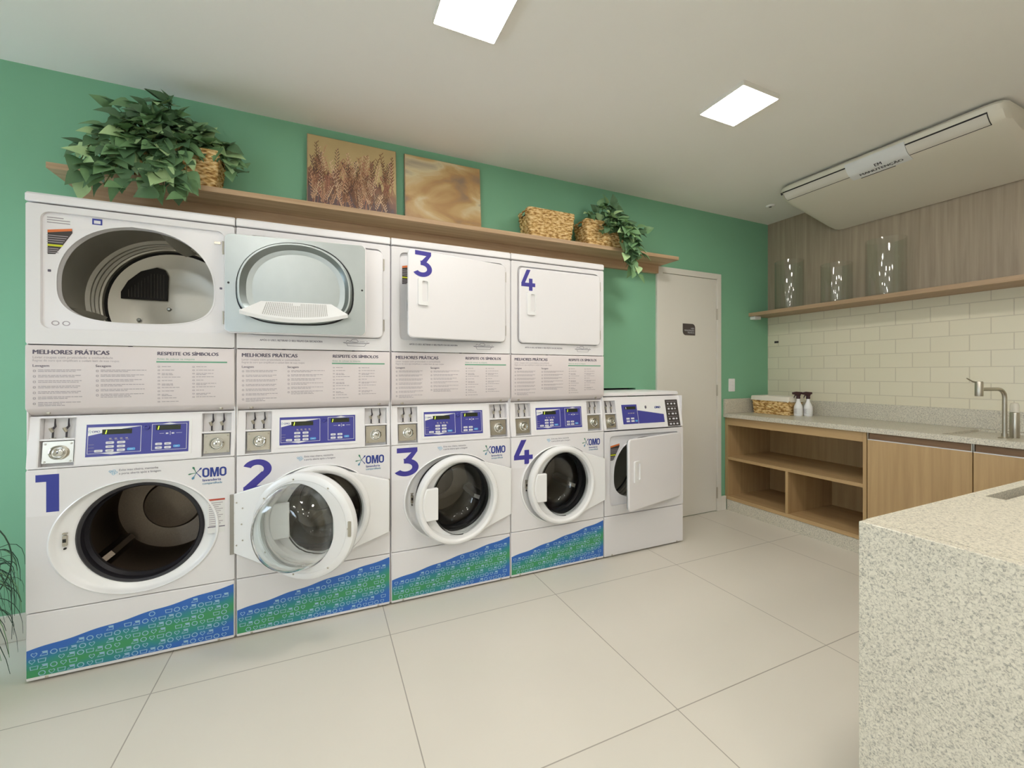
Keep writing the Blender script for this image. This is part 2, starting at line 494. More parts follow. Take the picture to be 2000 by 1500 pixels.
for nm, (ya, yb, za, zb) in (('added_window_1', (WY0, WY1, WZ0, WZ1)), ('added_window_2', ADDED_WIN2)):  # frames for the added, out-of-view daylight openings
    wf = MB()
    for a, b, c, d in ((ya, ya + .04, za, zb), (yb - .04, yb, za, zb), (ya + .04, yb - .04, zb - .04, zb), (ya + .04, yb - .04, za, za + .04)):
        wf.box(X0 - .07, X0 - .02, a, b, c, d, 'white_paint')
    struct(nm, wf)
# baseboards
struct('baseboard_left', MB().box(X0, MX[0] - .012, YW - .015, YW, 0, .125, 'white_paint'), 0.003)
struct('baseboard_right', MB().box(3.335, 3.40, YW - .018, YW, 0, .128, 'white_paint'), 0.003)

# door in the green wall
DX0, DX1, DH = 2.571, 3.331, 2.158
d1 = MB()
d1.box(DX0, DX0 + .06, YW - .022, YW, 0, DH, 'white_paint').box(DX1 - .05, DX1, YW - .022, YW, 0, DH, 'white_paint')
d1.box(DX0 + .06, DX1 - .05, YW - .022, YW, DH - .05, DH, 'white_paint')
door = struct('door_1', d1, 0.003)
MB().box(DX0 + .063, DX1 - .053, YW - .012, YW, .006, DH - .053, 'white_paint').build('door_leaf', door, bevel=.002, smooth=0)
for z in (0.17, 1.10, 1.79):
    MB().tube([(DX1 - .053, YW - .02, z - .05), (DX1 - .053, YW - .02, z + .05)], .007, 'steel').build('hinge', door)
# plaque on the door, two corners rounded
sg = MB()
px0, px1, pz0, pz1, rr = 2.868, 3.012, 1.588, 1.689, 0.034
out = [(px1, pz0)] + [(px1 - rr + rr * cos(R(a)), pz1 - rr + rr * sin(R(a))) for a in range(0, 91, 15)] + [(px0, pz1)] + [(px0 + rr + rr * cos(R(a)), pz0 + rr + rr * sin(R(a))) for a in range(180, 271, 15)]
sg.prism(out, [], YW - .0155, YW - .0122, 'sign')
sg.text('USO', px1 - .012, 1.643, YW - .0158, .018, 'btn', 'RIGHT', 1.1)
sg.text('MANUTENÇÃO', px1 - .012, 1.624, YW - .0158, .018, 'btn', 'RIGHT', .92)
sg.text('TÉCNICA', px1 - .012, 1.605, YW - .0158, .018, 'btn', 'RIGHT', 1.05)
tag(sg.build('door_sign', smooth=0), 'small dark grey plaque with three lines of pale lettering on the cream door', 'sign')

# light switch
t = MB().prism(rrect(3.447, 3.525, 1.085, 1.205, .006), [], YW - .01, YW, 'plastic')
sw = tag(t.build('light_switch', bevel=.002), 'white two button light switch on green wall between door and worktop', 'light switch')
for z in (1.112, 1.148): MB().box(3.468, 3.504, YW - .014, YW - .0101, z, z + .03, 'plastic').build('switch_button', sw, bevel=.002)

# ------------------------------------------------------------ ceiling lamps
LROW = []
def ceiling_light(x, y, label, group=None):
    o = empty('ceiling_light', (x, y, H))
    tag(o, label, 'ceiling light', group)
    h = .133
    MB().prism(rrect(-h - .004, h + .004, -h - .004, h + .004, .004, 2), [rrect(-h, h, -h, h, .004, 2)], -.024, 0, 'white_paint', lambda u, v, a: (u, v, a)).build('lamp_frame', o, smooth=0)
    MB().box(-h, h, -h, h, -.022, -.016, 'lamp').build('diffuser', o, smooth=0)
    return o
ceiling_light(.552, 1.585, 'glowing square ceiling panel cut by the top edge, above the machines')
ceiling_light(2.05, 1.585, 'glowing square ceiling panel between the machines and the air conditioner')
for x, y in ((-.95, .1), (.552, .1), (2.05, .1), (-.95, -1.4), (.552, -1.4), (2.05, -1.4)):  # unseen panels, added to bring up the room's brightness
    ceiling_light(x, y, 'unseen square ceiling panel added to brighten the room', 'added unseen ceiling panels')
fx = MB().lathe([(0, -.012), (.03, -.012), (.036, -.004), (.036, 0)], (3.56, 2.44, H), 'ceil', 24, 'z').lathe([(0, -.0125), (.012, -.0125)], (3.56, 2.44, H), 'inkdark', 12, 'z')
tag(fx.build('ceiling_sensor'), 'tiny pale round fitting on the ceiling near the green corner', 'ceiling sensor')

# ------------------------------------------------------------ machine pieces (local: x 0..0.708, front plane y=0, +y into the wall)
BW = .708
HX, HZ = .668, 0.0       # dryer door hinge
def numeral(mb, n, x, z, w, h, y, m):
    st = [0]
    def P(pts): mb.flat([(x + a * w, z + b * h) for a, b in pts], y - st[0], m); st[0] += .00012
    def arc(cx_, cz_, rx, rz, sx_, sz_, a0, a1, k=28):
        o = [(cx_ + rx * cos(R(a0 + (a1 - a0) * i / k)), cz_ + rz * sin(R(a0 + (a1 - a0) * i / k))) for i in range(k + 1)]
        q = [(cx_ + (rx - sx_) * cos(R(a0 + (a1 - a0) * i / k)), cz_ + (rz - sz_) * sin(R(a0 + (a1 - a0) * i / k))) for i in range(k + 1)]
        P(o + q[::-1])
    if n == 1:
        P([(0, 1), (1, 1), (1, 0), (.45, 0), (.45, .81), (0, .81)])
    elif n == 2:
        arc(.45, .69, .46, .31, .25, .17, 158, -38)
        P([(.815, .50), (.60, .62), (.02, .16), (.02, 0), (.30, 0), (.42, .175)])
        P([(.02, 0), (1, 0), (1, .18), (.02, .18)])
    elif n == 3:
        P([(.07, 1), (.93, 1), (.93, .855), (.70, .83), (.07, .83)])
        P([(.93, .86), (.68, .835), (.36, .57), (.36, .50), (.62, .52)])
        arc(.44, .31, .54, .31, .27, .17, 100, -148)
        P([(.36, .62), (.50, .62), (.50, .455), (.36, .455)])
    elif n == 4:
        P([(.38, 1), (.66, 1), (.26, .36), (0, .36)])
        P([(0, .19), (1, .19), (1, .37), (0, .37)])
        P([(.55, 0), (.80, 0), (.80, .58), (.55, .58)])

def dryer_front(root, tall=True):
    """front sheet with a sunk field and an arched opening, drum behind"""
    D = dshape(.356, 1.632, .267, .257, .161)
    f = MB()
    f.prism(rrect(.003, .705, 1.372, 1.942, .008, 3), [rrect(.046, .664, 1.436, 1.914, .03)], 0, .02, 'enamel2')
    f.prism(rrect(.046, .664, 1.436, 1.914, .03), [D], .014, .02, 'enamel')
    D2 = [(.356 + (x - .356) * 1.0, z) for x, z in D]
    f.prism([(.356 + (x - .356) * 1.025, 1.64 + (z - 1.64) * 1.025) for x, z in D], [D], .012, .05, 'enamel')
    fo = f.build('dryer_front', root, bevel=.003)
    dr = MB()
    c = (.358, 0, 1.615); RD = .322
    prof = [(RD, .05), (RD, .38), (RD - .014, .392), (RD - .014, .405), (RD - .001, .415), (RD - .001, .425), (RD - .013, .435), (RD - .013, .447), (RD - .002, .457), (RD - .002, .467), (RD - .015, .477), (RD - .015, .488), (RD - .004, .498), (RD - .018, .505), (RD - .022, .52)]
    dr.lathe(prof, c, 'drum', 72)
    dr.lathe([(RD - .022, .52), (RD - .034, .53)], c, 'dark', 72)
    dr.lathe([(RD - .034, .525), (RD - .10, .55), (RD - .12, .56), (.12, .555), (0, .55)], c, 'drum', 72)
    dr.lathe([(RD, .05), (RD + .01, .045), (RD + .01, .55), (0, .58)], c, 'galv', 48)
    # gusset lifters
    for a in (197, 317, 77):
        ca, sa = cos(R(a)), sin(R(a)); ta = (-sa, ca)
        b0 = []
        for yy, hh, ww in ((.06, .006, .05), (.12, .055, .035), (.30, .06, .03), (.44, .05, .03), (.50, .01, .04)):
            r0 = RD - .003
            b0.append([(c[0] + ca * r0 + ta[0] * ww, yy, c[2] + sa * r0 + ta[1] * ww), (c[0] + ca * (r0 - hh), yy, c[2] + sa * (r0 - hh)), (c[0] + ca * r0 - ta[0] * ww, yy, c[2] + sa * r0 - ta[1] * ww)])
        dr.loft(b0, 'drum', False)
    do = dr.build('dryer_drum', root, recalc=False)
    # arched dark grid in the drum's back
    g = MB()
    w = [(.115, 1.665), (.315, 1.665), (.318, 1.80), (.305, 1.83), (.27, 1.842), (.20, 1.815), (.145, 1.76), (.115, 1.70)]
    w = [(.119 + (p[0] - .115) * .97, p[1] - .015) for p in w]
    g.prism(w, [], .535, .545, 'dark')
    for k in range(12):
        g.box(.15 + k * .0135, .151 + k * .0135, .533, .535, 1.66, 1.70 + min(k, 7) * .013, 'grey_plastic')
    g.build('outlet_grid', do, bevel=.002)
    for x, z in ((.318, 1.605), (.19, 1.54), (.23, 1.50)):
        g = MB().lathe([(0, -.008), (.007, -.006), (.010, 0)], (x, .545, z), 'galv', 16); g.build('screw', do)
    return fo

def dryer_labels(fo, first):
    """stickers on the sunk field, left of the opening"""
    l = MB()
    l.prism([(.062, 1.842), (.136, 1.856), (.137, 1.838), (.100, 1.77), (.085, 1.745), (.062, 1.743)], [], .0128, .014, 'blacklabel')
    l.flat([(.062, 1.842), (.136, 1.856), (.136, 1.846), (.062, 1.831)], .0127, 'orange')
    l.flat([(.062, 1.784), (.110, 1.784), (.104, 1.776), (.062, 1.776)], .0127, 'yellow')
    for k in range(4): l.flat([(.06, 1.822 - k * .009), (.125 - k * .005, 1.822 - k * .009), (.123 - k * .005, 1.819 - k * .009), (.06, 1.819 - k * .009)], .0127, 'ink2')
    for k in range(3): l.flat([(.06, 1.768 - k * .008), (.095, 1.768 - k * .008), (.095, 1.765 - k * .008), (.06, 1.765 - k * .008)], .0127, 'ink2')
    l.build('warning_label', fo, smooth=0)
    if first:
        l = MB()
        l.prism([(.199, 1.909), (.231, 1.909), (.231, 1.884), (.199, 1.884)], [[(.204, 1.902), (.226, 1.902), (.226, 1.888), (.204, 1.888)]], .0128, .014, 'blue1')
        l.build('blue_frame_label', fo, smooth=0)
        l = MB().flat([(.058, 1.902), (.134, 1.902), (.134, 1.870), (.058, 1.870)], .0138, 'plastic')
        for k in range(3): l.flat([(.06, 1.896 - k * .01), (.13 - .02 * (k == 0), 1.896 - k * .01), (.13 - .02 * (k == 0), 1.892 - k * .01), (.06, 1.892 - k * .01)], .0132, 'ink2', th=.0003)
        l.build('rating_label', fo, smooth=0)
        for x, z in ((.062, 1.670), (.645, 1.645)): MB().flat(rrect(x, x + .010, z, z + .010, .002, 2), .0136, 'ink').build('hand_symbol', fo, smooth=0)
        for x in (.085, .118): MB().prism(ell(x, 1.460, .012, .010, 20), [ell(x, 1.460, .009, .007, 20)], .0130, .014, 'ink2').build('recycling_symbol', fo, smooth=0)

def latch(root):
    MB().box(.625, .650, .008, .0138, 1.855, 1.866, 'steel').build('door_catch', root)

def dryer_door(root, ang, n=None, hx=HX, zb=1.44, zt=1.903, wd=.614, hy=.002):
    """solid white door hinged at right; local to the hinge: x -wd..0"""
    zc = (zb + zt) / 2; hh = (zt - zb) / 2
    o = empty('dryer_door', (hx, hy, zc), ang); o.parent = root
    p = MB()
    p.prism(rrect(-wd, 0, -hh, hh, .028), [], -.016, 0, 'enamel')
    p.build('door_skin', o, bevel=.006, seg=3)
    D = dshape(-wd / 2 + .005, -.017, .236, .212, .158)
    q = MB()
    q.prism(rrect(-wd + .006, -.006, -hh + .006, hh - .006, .022), [D], .0005, .008, 'galv')
    k1 = lambda k, y: [(-wd / 2 + .005 + (x + wd / 2 - .005) * k, y, -.015 + (z + .015) * k) for x, z in D]
    q.loft([k1(1.075, .008), k1(1.06, .016), k1(1.045, .012)], 'rubber')
    q.loft([k1(1.04, .010), k1(1.035, .030), k1(1.01, .042), k1(.98, .042), k1(.965, .034), k1(.90, .006), k1(.78, .002)], 'galv')
    inner = [(x, z) for x, _, z in k1(.80, 0)]
    q.prism(inner, [], .001, .003, 'galv')
    q.build('door_liner', o, bevel=0)
    for x, z in ((-.02, .0), (-wd + .02, .0)):
        MB().lathe([(0, .0095), (.004, .009), (.005, .008)], (x, 0, z), 'dark', 12).build('screw', o)
    if abs(ang) > 1:
        # perforated white lint screen lying in the bottom of the bowl
        s = MB()
        def sp(u, v, a):  # u across, v 0 (back) .. 1 (lip)
            return (u, .012 + v * .045 + a, -.078 - v * .050 - .036 * (1 - (u + wd / 2 - .005) ** 2 / .055) * v)
        n_ = 16
        rows = []
        for v in (0, .33, .66, 1):
            half = .150 + (.228 - .150) * v ** .8
            rows.append([sp(-wd / 2 + .005 - half + 2 * half * i / n_, v, 0) for i in range(n_ + 1)])
        s.loft(rows, 'plastic', False)
        rows2 = [[(x, y - .006, z - .016) for x, y, z in r] for r in rows]
        s.loft([rows[3], rows2[3]], 'plastic', False); s.loft(rows2, 'plastic', False)
        so = s.build('lint_screen', o, recalc=False)
        hl = MB()
        for i in range(34):
            for j in range(11):
                u = -wd / 2 + .005 - .125 + .25 * i / 33 + .0; v = .1 + .75 * j / 10
                if abs(i - 16.5) < 1.6 and j < 2: continue
                a = sp(u * 1.0 + (u + wd / 2 - .005) * .10 * v, v, .0016)
                hl.add([(a[0] - .0016, a[1] - .0003, a[2] + .0021), (a[0] + .0016, a[1] - .0003, a[2] + .0021), (a[0] + .0016, a[1] + .0012, a[2] - .0012), (a[0] - .0016, a[1] + .0012, a[2] - .0012)], [(0, 1, 2, 3)], 'grey_plastic')
        hl.build('screen_holes', o, recalc=False, smooth=0)
    # recessed pull
    if abs(ang) < 1:
        h = MB()
        hx0, hz1 = -wd + .052, hh - (.155 if n == 3 else .125)
        hz1 = hh - .148
        h.prism(rrect(hx0, hx0 + .062, hz1 - .142, hz1, .008, 3), [rrect(hx0 + .022, hx0 + .055, hz1 - .122, hz1 - .014, .008, 3)], -.025, -.014, 'plastic')
        h.box(hx0 + .02, hx0 + .058, -.0165, -.0162, hz1 - .125, hz1 - .01, 'enamel2')
        h.build('door_pull', o, bevel=.003)
    for z in (-hh + .07, hh - .07):
        MB().tube([(.004, -.006, z - .03), (.004, -.006, z + .03)], .004, 'steel').build('hinge', o)
    if n in (3, 4):
        m_ = MB()
        if n == 3: numeral(m_, 3, -wd + .030, hh - .140, .105, .136, -.0164, 'navy')
        else: numeral(m_, 4, -wd + .012, hh - .140, .098, .128, -.0164, 'navy')
        m_.build('number_sticker', o, smooth=0)
    return o

def notice_panel(root, seed):
    p = MB()
    prof = [(0, 1.368), (-.003, 1.362), (-.003, 1.112), (.001, 1.104), (.034, 1.077), (.06, 1.077), (.06, 1.368)]
    p.prism(prof, [], .003, .705, 'notice', lambda u, v, a: (a, u, v))
    po = p.build('notice_panel', root, bevel=.002)
    t_ = MB(); y = -.0034; rnd = random.Random(5)
    t_.text('MELHORES PRÁTICAS', .023, 1.331, y, .0245, 'ink', xs=1.0, bold=2)
    t_.text('Lavar roupas com praticidade e comodidade', .024, 1.314, y, .0135, 'ink2', xs=1.02)
    t_.text('Regras de ouro que simplificam e cuidam bem de suas roupas', .024, 1.301, y, .0125, 'ink2', xs=.86)
    t_.text('Lavagem', .024, 1.279, y, .0145, 'ink', bold=1); t_.text('Secagem', .215, 1.279, y, .0145, 'ink', bold=1)
    t_.text('RESPEITE OS SÍMBOLOS', .419, 1.333, y, .0215, 'ink', xs=1.0, bold=2)
    t_.text('Antes de colocar na máquina', .419, 1.313, y, .0115, 'greenbar')
    t_.flat([(.417, 1.307), (.677, 1.307), (.677, 1.3005), (.417, 1.3005)], y + .0004, 'greenbar')
    def line(x, z, w):
        e = x + w
        while x < e - .004:
            k = min(rnd.uniform(.006, .018), e - x)
            t_.flat([(x, z), (x + k, z), (x + k, z - .0026), (x, z - .0026)], y + .0002, 'ink2')
            x += k + .0022
    for i in range(7):
        z = 1.268 - i * .0222
        t_.prism(rrect(.026, .034, z - .010, z - .001, .002, 2), [rrect(.028, .032, z - .008, z - .003, .001, 2)], y, y + .0003, 'ink2')
        for j, w in enumerate((.139 - rnd.random() * .012, .06 + rnd.random() * .07)): line(.041, z - j * .0062, w)
        if i == 6: line(.041, z - .0124, .08)
    for i in range(6):
        z = 1.268 - i * .0205
        t_.prism(rrect(.217, .225, z - .010, z - .001, .002, 2), [rrect(.219, .223, z - .008, z - .003, .001, 2)], y, y + .0003, 'ink2')
        for j, w in enumerate((.152 - rnd.random() * .012, .07 + rnd.random() * .07)): line(.232, z - j * .0062, w)
        if i == 5: line(.232, z - .0124, .10)
    for cx_, n_, st in ((.422, 11, .0155), (.546, 10, .0152)):
        for i in range(n_):
            z = 1.285 - i * st
            t_.prism(rrect(cx_, cx_ + .008, z - .006, z, .001, 2), [rrect(cx_ + .002, cx_ + .006, z - .0045, z - .0015, .0008, 2)], y, y + .0003, 'ink2')
            line(cx_ + .014, z - .001, .025 + rnd.random() * .05)
            if i % 3 == 2: line(cx_ + .014, z - .0062, .04)
    t_.build('notice_print', po, smooth=0, recalc=False)
    for x in (.062, .650):
        MB().lathe([(0, -.004), (.006, -.002), (.008, .002)], (x, .016, 1.090), 'steel', 12).build('screw', po)
    return po

def coin_pocket(con, x0, x1, left):
    """sunk pocket with two hooks above and a square steel lock plate below; console coordinates, z from the console's foot"""
    p = MB()
    Z0, Z1 = .004, .204; D = .034
    p.box(x0, x0 + .002, 0, D, Z0, Z1, 'enamel').box(x1 - .002, x1, 0, D, Z0, Z1, 'enamel').box(x0 + .002, x1 - .002, D - .003, D, Z0, Z1, 'enamel2')
    p.box(x0 + .002, x1 - .002, 0, D - .003, Z0, Z0 + .003, 'enamel').box(x0 + .002, x1 - .002, .002, D - .003, .112, .120, 'enamel')
    p.build('coin_pocket', con, bevel=.001)
    xc = (x0 + x1) / 2; pw = (x1 - x0) - .018
    l = MB()
    l.box(xc - pw / 2, xc + pw / 2, .010, .016, .020, .108, 'steel')
    cz = .062; cx_ = xc + (.003 if left else 0)
    l.lathe([(.030, 0.0), (.029, -.010), (.025, -.012), (.022, -.004), (.018, -.003), (.016, -.010), (.010, -.013), (0, -.013)], (cx_, .010, cz), 'chrome', 32)
    l.lathe([(0, -.0015), (.003, -.0015)], (cx_, -.0022, cz), 'dark', 8)
    for a in (-1, 1):
        for b in (-1, 1): l.lathe([(0, -.002), (.003, -.0015), (.004, 0)], (xc + a * (pw / 2 - .008), .010, cz + b * .036), 'steel', 10)
    l.build('lock_plate', con, bevel=0)
    for k in (-.022, .020):
        h = MB(); x = xc + k
        h.tube([(x, .018, .121), (x, .018, .150)], .0035, 'inkdark', 8)
        h.lathe([(.0, 0), (.010, 0), (.010, .003), (0, .003)], (x, .018, .120), 'steel', 12, 'z')
        h.tube([(x, .017, .148), (x - .004, .012, .158), (x - .006, .012, .164)], .0062, 'steel', 8)
        h.tube([(x - .002, .016, .158), (x + .006, .018, .170), (x + .004, .020, .184), (x + .003, .022, .202)], [.005, .004, .0028, .002], 'inkdark', 8)
        h.build('coin_hook', con)

def console(root, single=False):
    """sloping control console, hinged at its foot z=0.862"""
    t_ = .19 if single else .105
    hgt = .232 if single else .216
    con = empty('control_console', (0, 0, .864), 0); con.rotation_euler = (-t_, 0, 0); con.parent = root
    f = MB()
    Zt = hgt - .003
    if not single:
        f.prism(rrect(.003, .705, 0, Zt, .006, 3), [rrect(.035, .148, .004, .204, .003, 2), rrect(.575, .692, .004, .204, .003, 2)], 0, .036, 'enamel')
    else:
        f.prism(rrect(.003, .705, 0, Zt, .006, 3), [rrect(.020, .118, .004, .204, .003, 2)], 0, .036, 'enamel')
    f.build('console_face', con, bevel=.003)
    if not single:
        coin_pocket(con, .035, .148, True); coin_pocket(con, .575, .692, False)
        x0, x1, z0, z1 = .181, .530, .036, .172
        p = MB()
        p.prism(rrect(x0 - .012, x1 + .010, z0 - .012, z1 + .012, .004, 2), [], -.003, 0, 'plastic')
        y = -.0034
        def q(a, b, c, d, m, e=0): p.flat([(a, c), (b, c), (b, d), (a, d)], y - e, m, th=.0003)
        q(x0, x1, z0, z1, 'panel_blue')
        def frame(a, b, c, d, k=.0016):
            p.prism([(a, c), (b, c), (b, d), (a, d)], [[(a + k, c + k), (b - k, c + k), (b - k, d - k), (a + k, d - k)]], y - .0008, y - .0002, 'btn')
        frame(x0 + .005, .362, z0 + .012, z1 - .012); frame(.398, x1 - .007, z0 + .012, z1 - .008)
        # white corner with small brand mark and swoosh
        p.flat([(x0 + .006, .124), (.215, .131), (.30, .150), (.358, .158), (x0 + .006, .158)], y - .0004, 'plastic', th=.0003)
        p.text('OMO', .199, .1365, y - .0010, .0125, 'logo_blue', xs=.85, bold=1)
        for a in range(5): p.flat([(.192, .1415), (.192 + .007 * cos(a * 1.256), .1415 + .007 * sin(a * 1.256)), (.192 + .007 * cos(a * 1.256 + .3), .1415 + .007 * sin(a * 1.256 + .3))], y - .0008, 'logo_teal', th=.0002)
        q(.232, .330, .128, .149, 'display', .0010); q(.412, .500, .137, .158, 'display', .0010)
        for dx, dz in ((.241, .130), (.417, .139)):
            p.flat([(dx + .001, dz), (dx + .004, dz), (dx + .007, dz + .016), (dx + .004, dz + .016)], y - .0014, 'digit', th=.0002)
        for a in (.325, .494): p.lathe([(0, 0), (.0035, 0)], (a, y - .0015, .145 if a < .4 else .155), 'dark', 12)
        for k in range(4):
            q(.255 + k * .018, .263 + k * .018, .107, .112, 'ink2', .0004); q(.256 + k * .018, .267 + k * .018, .103, .1045, 'ink2', .0004)
        q(.425, .441, .121, .1222, 'btn', .0004); q(.447, .456, .118, .124, 'btn', .0004); q(.462, .4635, .113, .130, 'btn', .0004); q(.468, .477, .118, .124, 'btn', .0004); q(.484, .505, .121, .1222, 'btn', .0004)
        for k in range(3): q(.190, .207, .060 + k * .013, .0612 + k * .013, 'ink2', .0004)
        def b(xx, zz, m='btn', w=.027): p.prism(rrect(xx, xx + w, zz, zz + .0105, .003, 2), [], y - .0018, y - .0003, m); q(xx + .007, xx + w - .007, zz + .004, zz + .0055, 'ink' if m == 'btn' else 'btn', .0019)
        for r_ in range(3): b(.245, .054 + r_ * .0165); b(.282, .054 + r_ * .0165)
        b(.209, .054); b(.316, .056, 'ltblue')
        for r_ in range(2): b(.411, .054 + r_ * .0165, w=.024); b(.443, .054 + r_ * .0165, w=.024)
        b(.475, .058, 'ltblue', .024)
        p.flat([(.225, z0 + .0135), (.265, z0 + .006), (.305, z0 + .0135), (.265, z0 + .0175)], y - .001, 'btn', th=.0002)
        p.flat([(.430, z1 - .0095), (.460, z1 - .003), (.490, z1 - .0095), (.46, z1 - .012)], y - .001, 'btn', th=.0002)
        p.lathe([(.010, 0), (.010, -.006), (.007, -.008), (.005, -.006), (0, -.006)], (.380, y, .150), 'panel_blue', 20)
        p.build('control_panel', con, smooth=0)
    else:
        coin_pocket(con, .020, .118, True)
        p = MB(); y = -.0014
        x0, x1, z0, z1 = .165, .535, .036, .172
        p.prism(rrect(x0 - .012, x1 + .010, z0 - .012, z1 + .012, .004, 2), [], -.001, 0, 'plastic')
        def q(a, b, c, d, m, e=0): p.flat([(a, c), (b, c), (b, d), (a, d)], y - e, m, th=.0003)
        q(x0, .297, z0, z1, 'panel_blue'); q(.297, .299, z0, .135, 'btn', .0004)
        p.flat([(.300, z0), (x1, z0), (x1, .094), (.42, .112), (.300, .130)], y, 'panel_blue', th=.0003)
        q(.190, .285, .138, .158, 'display', .0006); q(.198, .203, .141, .155, 'btn', .001)
        for k in range(3): q(.215 + .02 * k, .230 + .02 * k, .108, .114, 'ink2', .0006)
        for r_ in range(2):
            for k in range(2): p.prism(rrect(.195 + k * .04, .222 + k * .04, .050 + r_ * .018, .062 + r_ * .018, .002, 2), [], y - .0018, y - .0003, 'btn')
        p.prism(rrect(.270, .290, .050, .062, .002, 2), [], y - .0018, y - .0003, 'ltblue')
        p.prism(ell(.375, .150, .007, .011, 16), [], y - .003, y, 'ink')
        p.text('OMO', .455, .138, y - .0008, .022, 'logo_blue', xs=1.0, bold=3)
        p.build('control_panel', con, smooth=0)
        k_ = MB()
        a, b_, c, d = .562, .680, .004, .198
        k_.prism(rrect(a, b_, c, d, .003, 2), [], -.0012, 0, 'blacklabel')
        rnd = random.Random(3)
        for r_ in range(5):
            zt = d - .012 - r_ * .037
            k_.flat([(a + .012, zt), (b_ - .012, zt), (b_ - .012, zt - .0025), (a + .012, zt - .0025)], -.0013, 'ink2')
            for s_ in range(3): k_.flat(rrect(a + .018 + s_ * .032, a + .018 + s_ * .032 + rnd.uniform(.010, .022), zt - .024, zt - .012, .003, 2), -.0013, 'btn')
        k_.build('instruction_label', con, smooth=0)
    return con

def omo_logo(root, y=-.0006):
    g = MB()
    def stroke(cx_, cz_, rx, rz, s_): g.prism(rrect(cx_ - rx, cx_ + rx, cz_ - rz, cz_ + rz, rx * .92, 8), [rrect(cx_ - rx + s_, cx_ + rx - s_, cz_ - rz + s_, cz_ + rz - s_, (rx - s_) * .9, 6)], y, y + .0006, 'logo_blue')
    zc, hz = .797, .0215
    stroke(.595, zc, .0135, hz, .0075)
    stroke(.6605, zc, .0135, hz, .0075)
    a, b_ = .611, .645; z0, z1 = zc - hz, zc + hz
    g.flat([(a, z0), (a + .008, z0), (a + .008, z0 + .026), (a + .014, z0), (b_ - .014, z0), (b_ - .008, z0 + .026), (b_ - .008, z0), (b_, z0), (b_, z1), (b_ - .011, z1), ((a + b_) / 2, z0 + .016), (a + .011, z1), (a, z1)], y, 'logo_blue')
    # splash: tapering petals
    c = (.560, .799)
    for ang, ln, w, m_ in ((115, .032, .0045, 'logo_green'), (190, .032, .003, 'logo_green'), (242, .034, .0055, 'logo_teal'), (308, .030, .0022, 'logo_blue'), (48, .030, .004, 'logo_blue')):
        d = (cos(R(ang)), sin(R(ang))); n_ = (-d[1], d[0])
        g.flat([(c[0] + n_[0] * .001, c[1] + n_[1] * .001), (c[0] + d[0] * ln * .5 + n_[0] * .0014, c[1] + d[1] * ln * .5 + n_[1] * .0014), (c[0] + d[0] * ln * .82 + n_[0] * w, c[1] + d[1] * ln * .82 + n_[1] * w), (c[0] + d[0] * ln, c[1] + d[1] * ln), (c[0] + d[0] * ln * .82 - n_[0] * w, c[1] + d[1] * ln * .82 - n_[1] * w), (c[0] + d[0] * ln * .5 - n_[0] * .0014, c[1] + d[1] * ln * .5 - n_[1] * .0014), (c[0] - n_[0] * .001, c[1] - n_[1] * .001)], y, m_)
    g.text('lavanderia', .582, .757, y - .0003, .0165, 'logo_blue', xs=1.06, bold=1)
    g.text('compartilhada', .582, .743, y - .0003, .0135, 'logo_teal', xs=.97, bold=1)
    g.build('logo_sticker', root, smooth=0)
    e = MB()
    e.text('Evite mau cheiro, mantenha', .290, .833, y - .0003, .0125, 'ink', xs=.95)
    e.text('a porta aberta após a lavagem', .290, .818, y - .0003, .0125, 'ink', xs=.95)
    for k, (dx, dz) in enumerate(((0, 0), (.008, .006), (.014, -.002), (.006, -.008), (-.004, .004))):
        e.prism(ell(.266 + dx, .830 + dz, .0055, .0045, 14), [ell(.266 + dx, .830 + dz, .0035, .0028, 14)], y, y + .0005, 'icon')
    e.build('care_sticker', root, smooth=0)

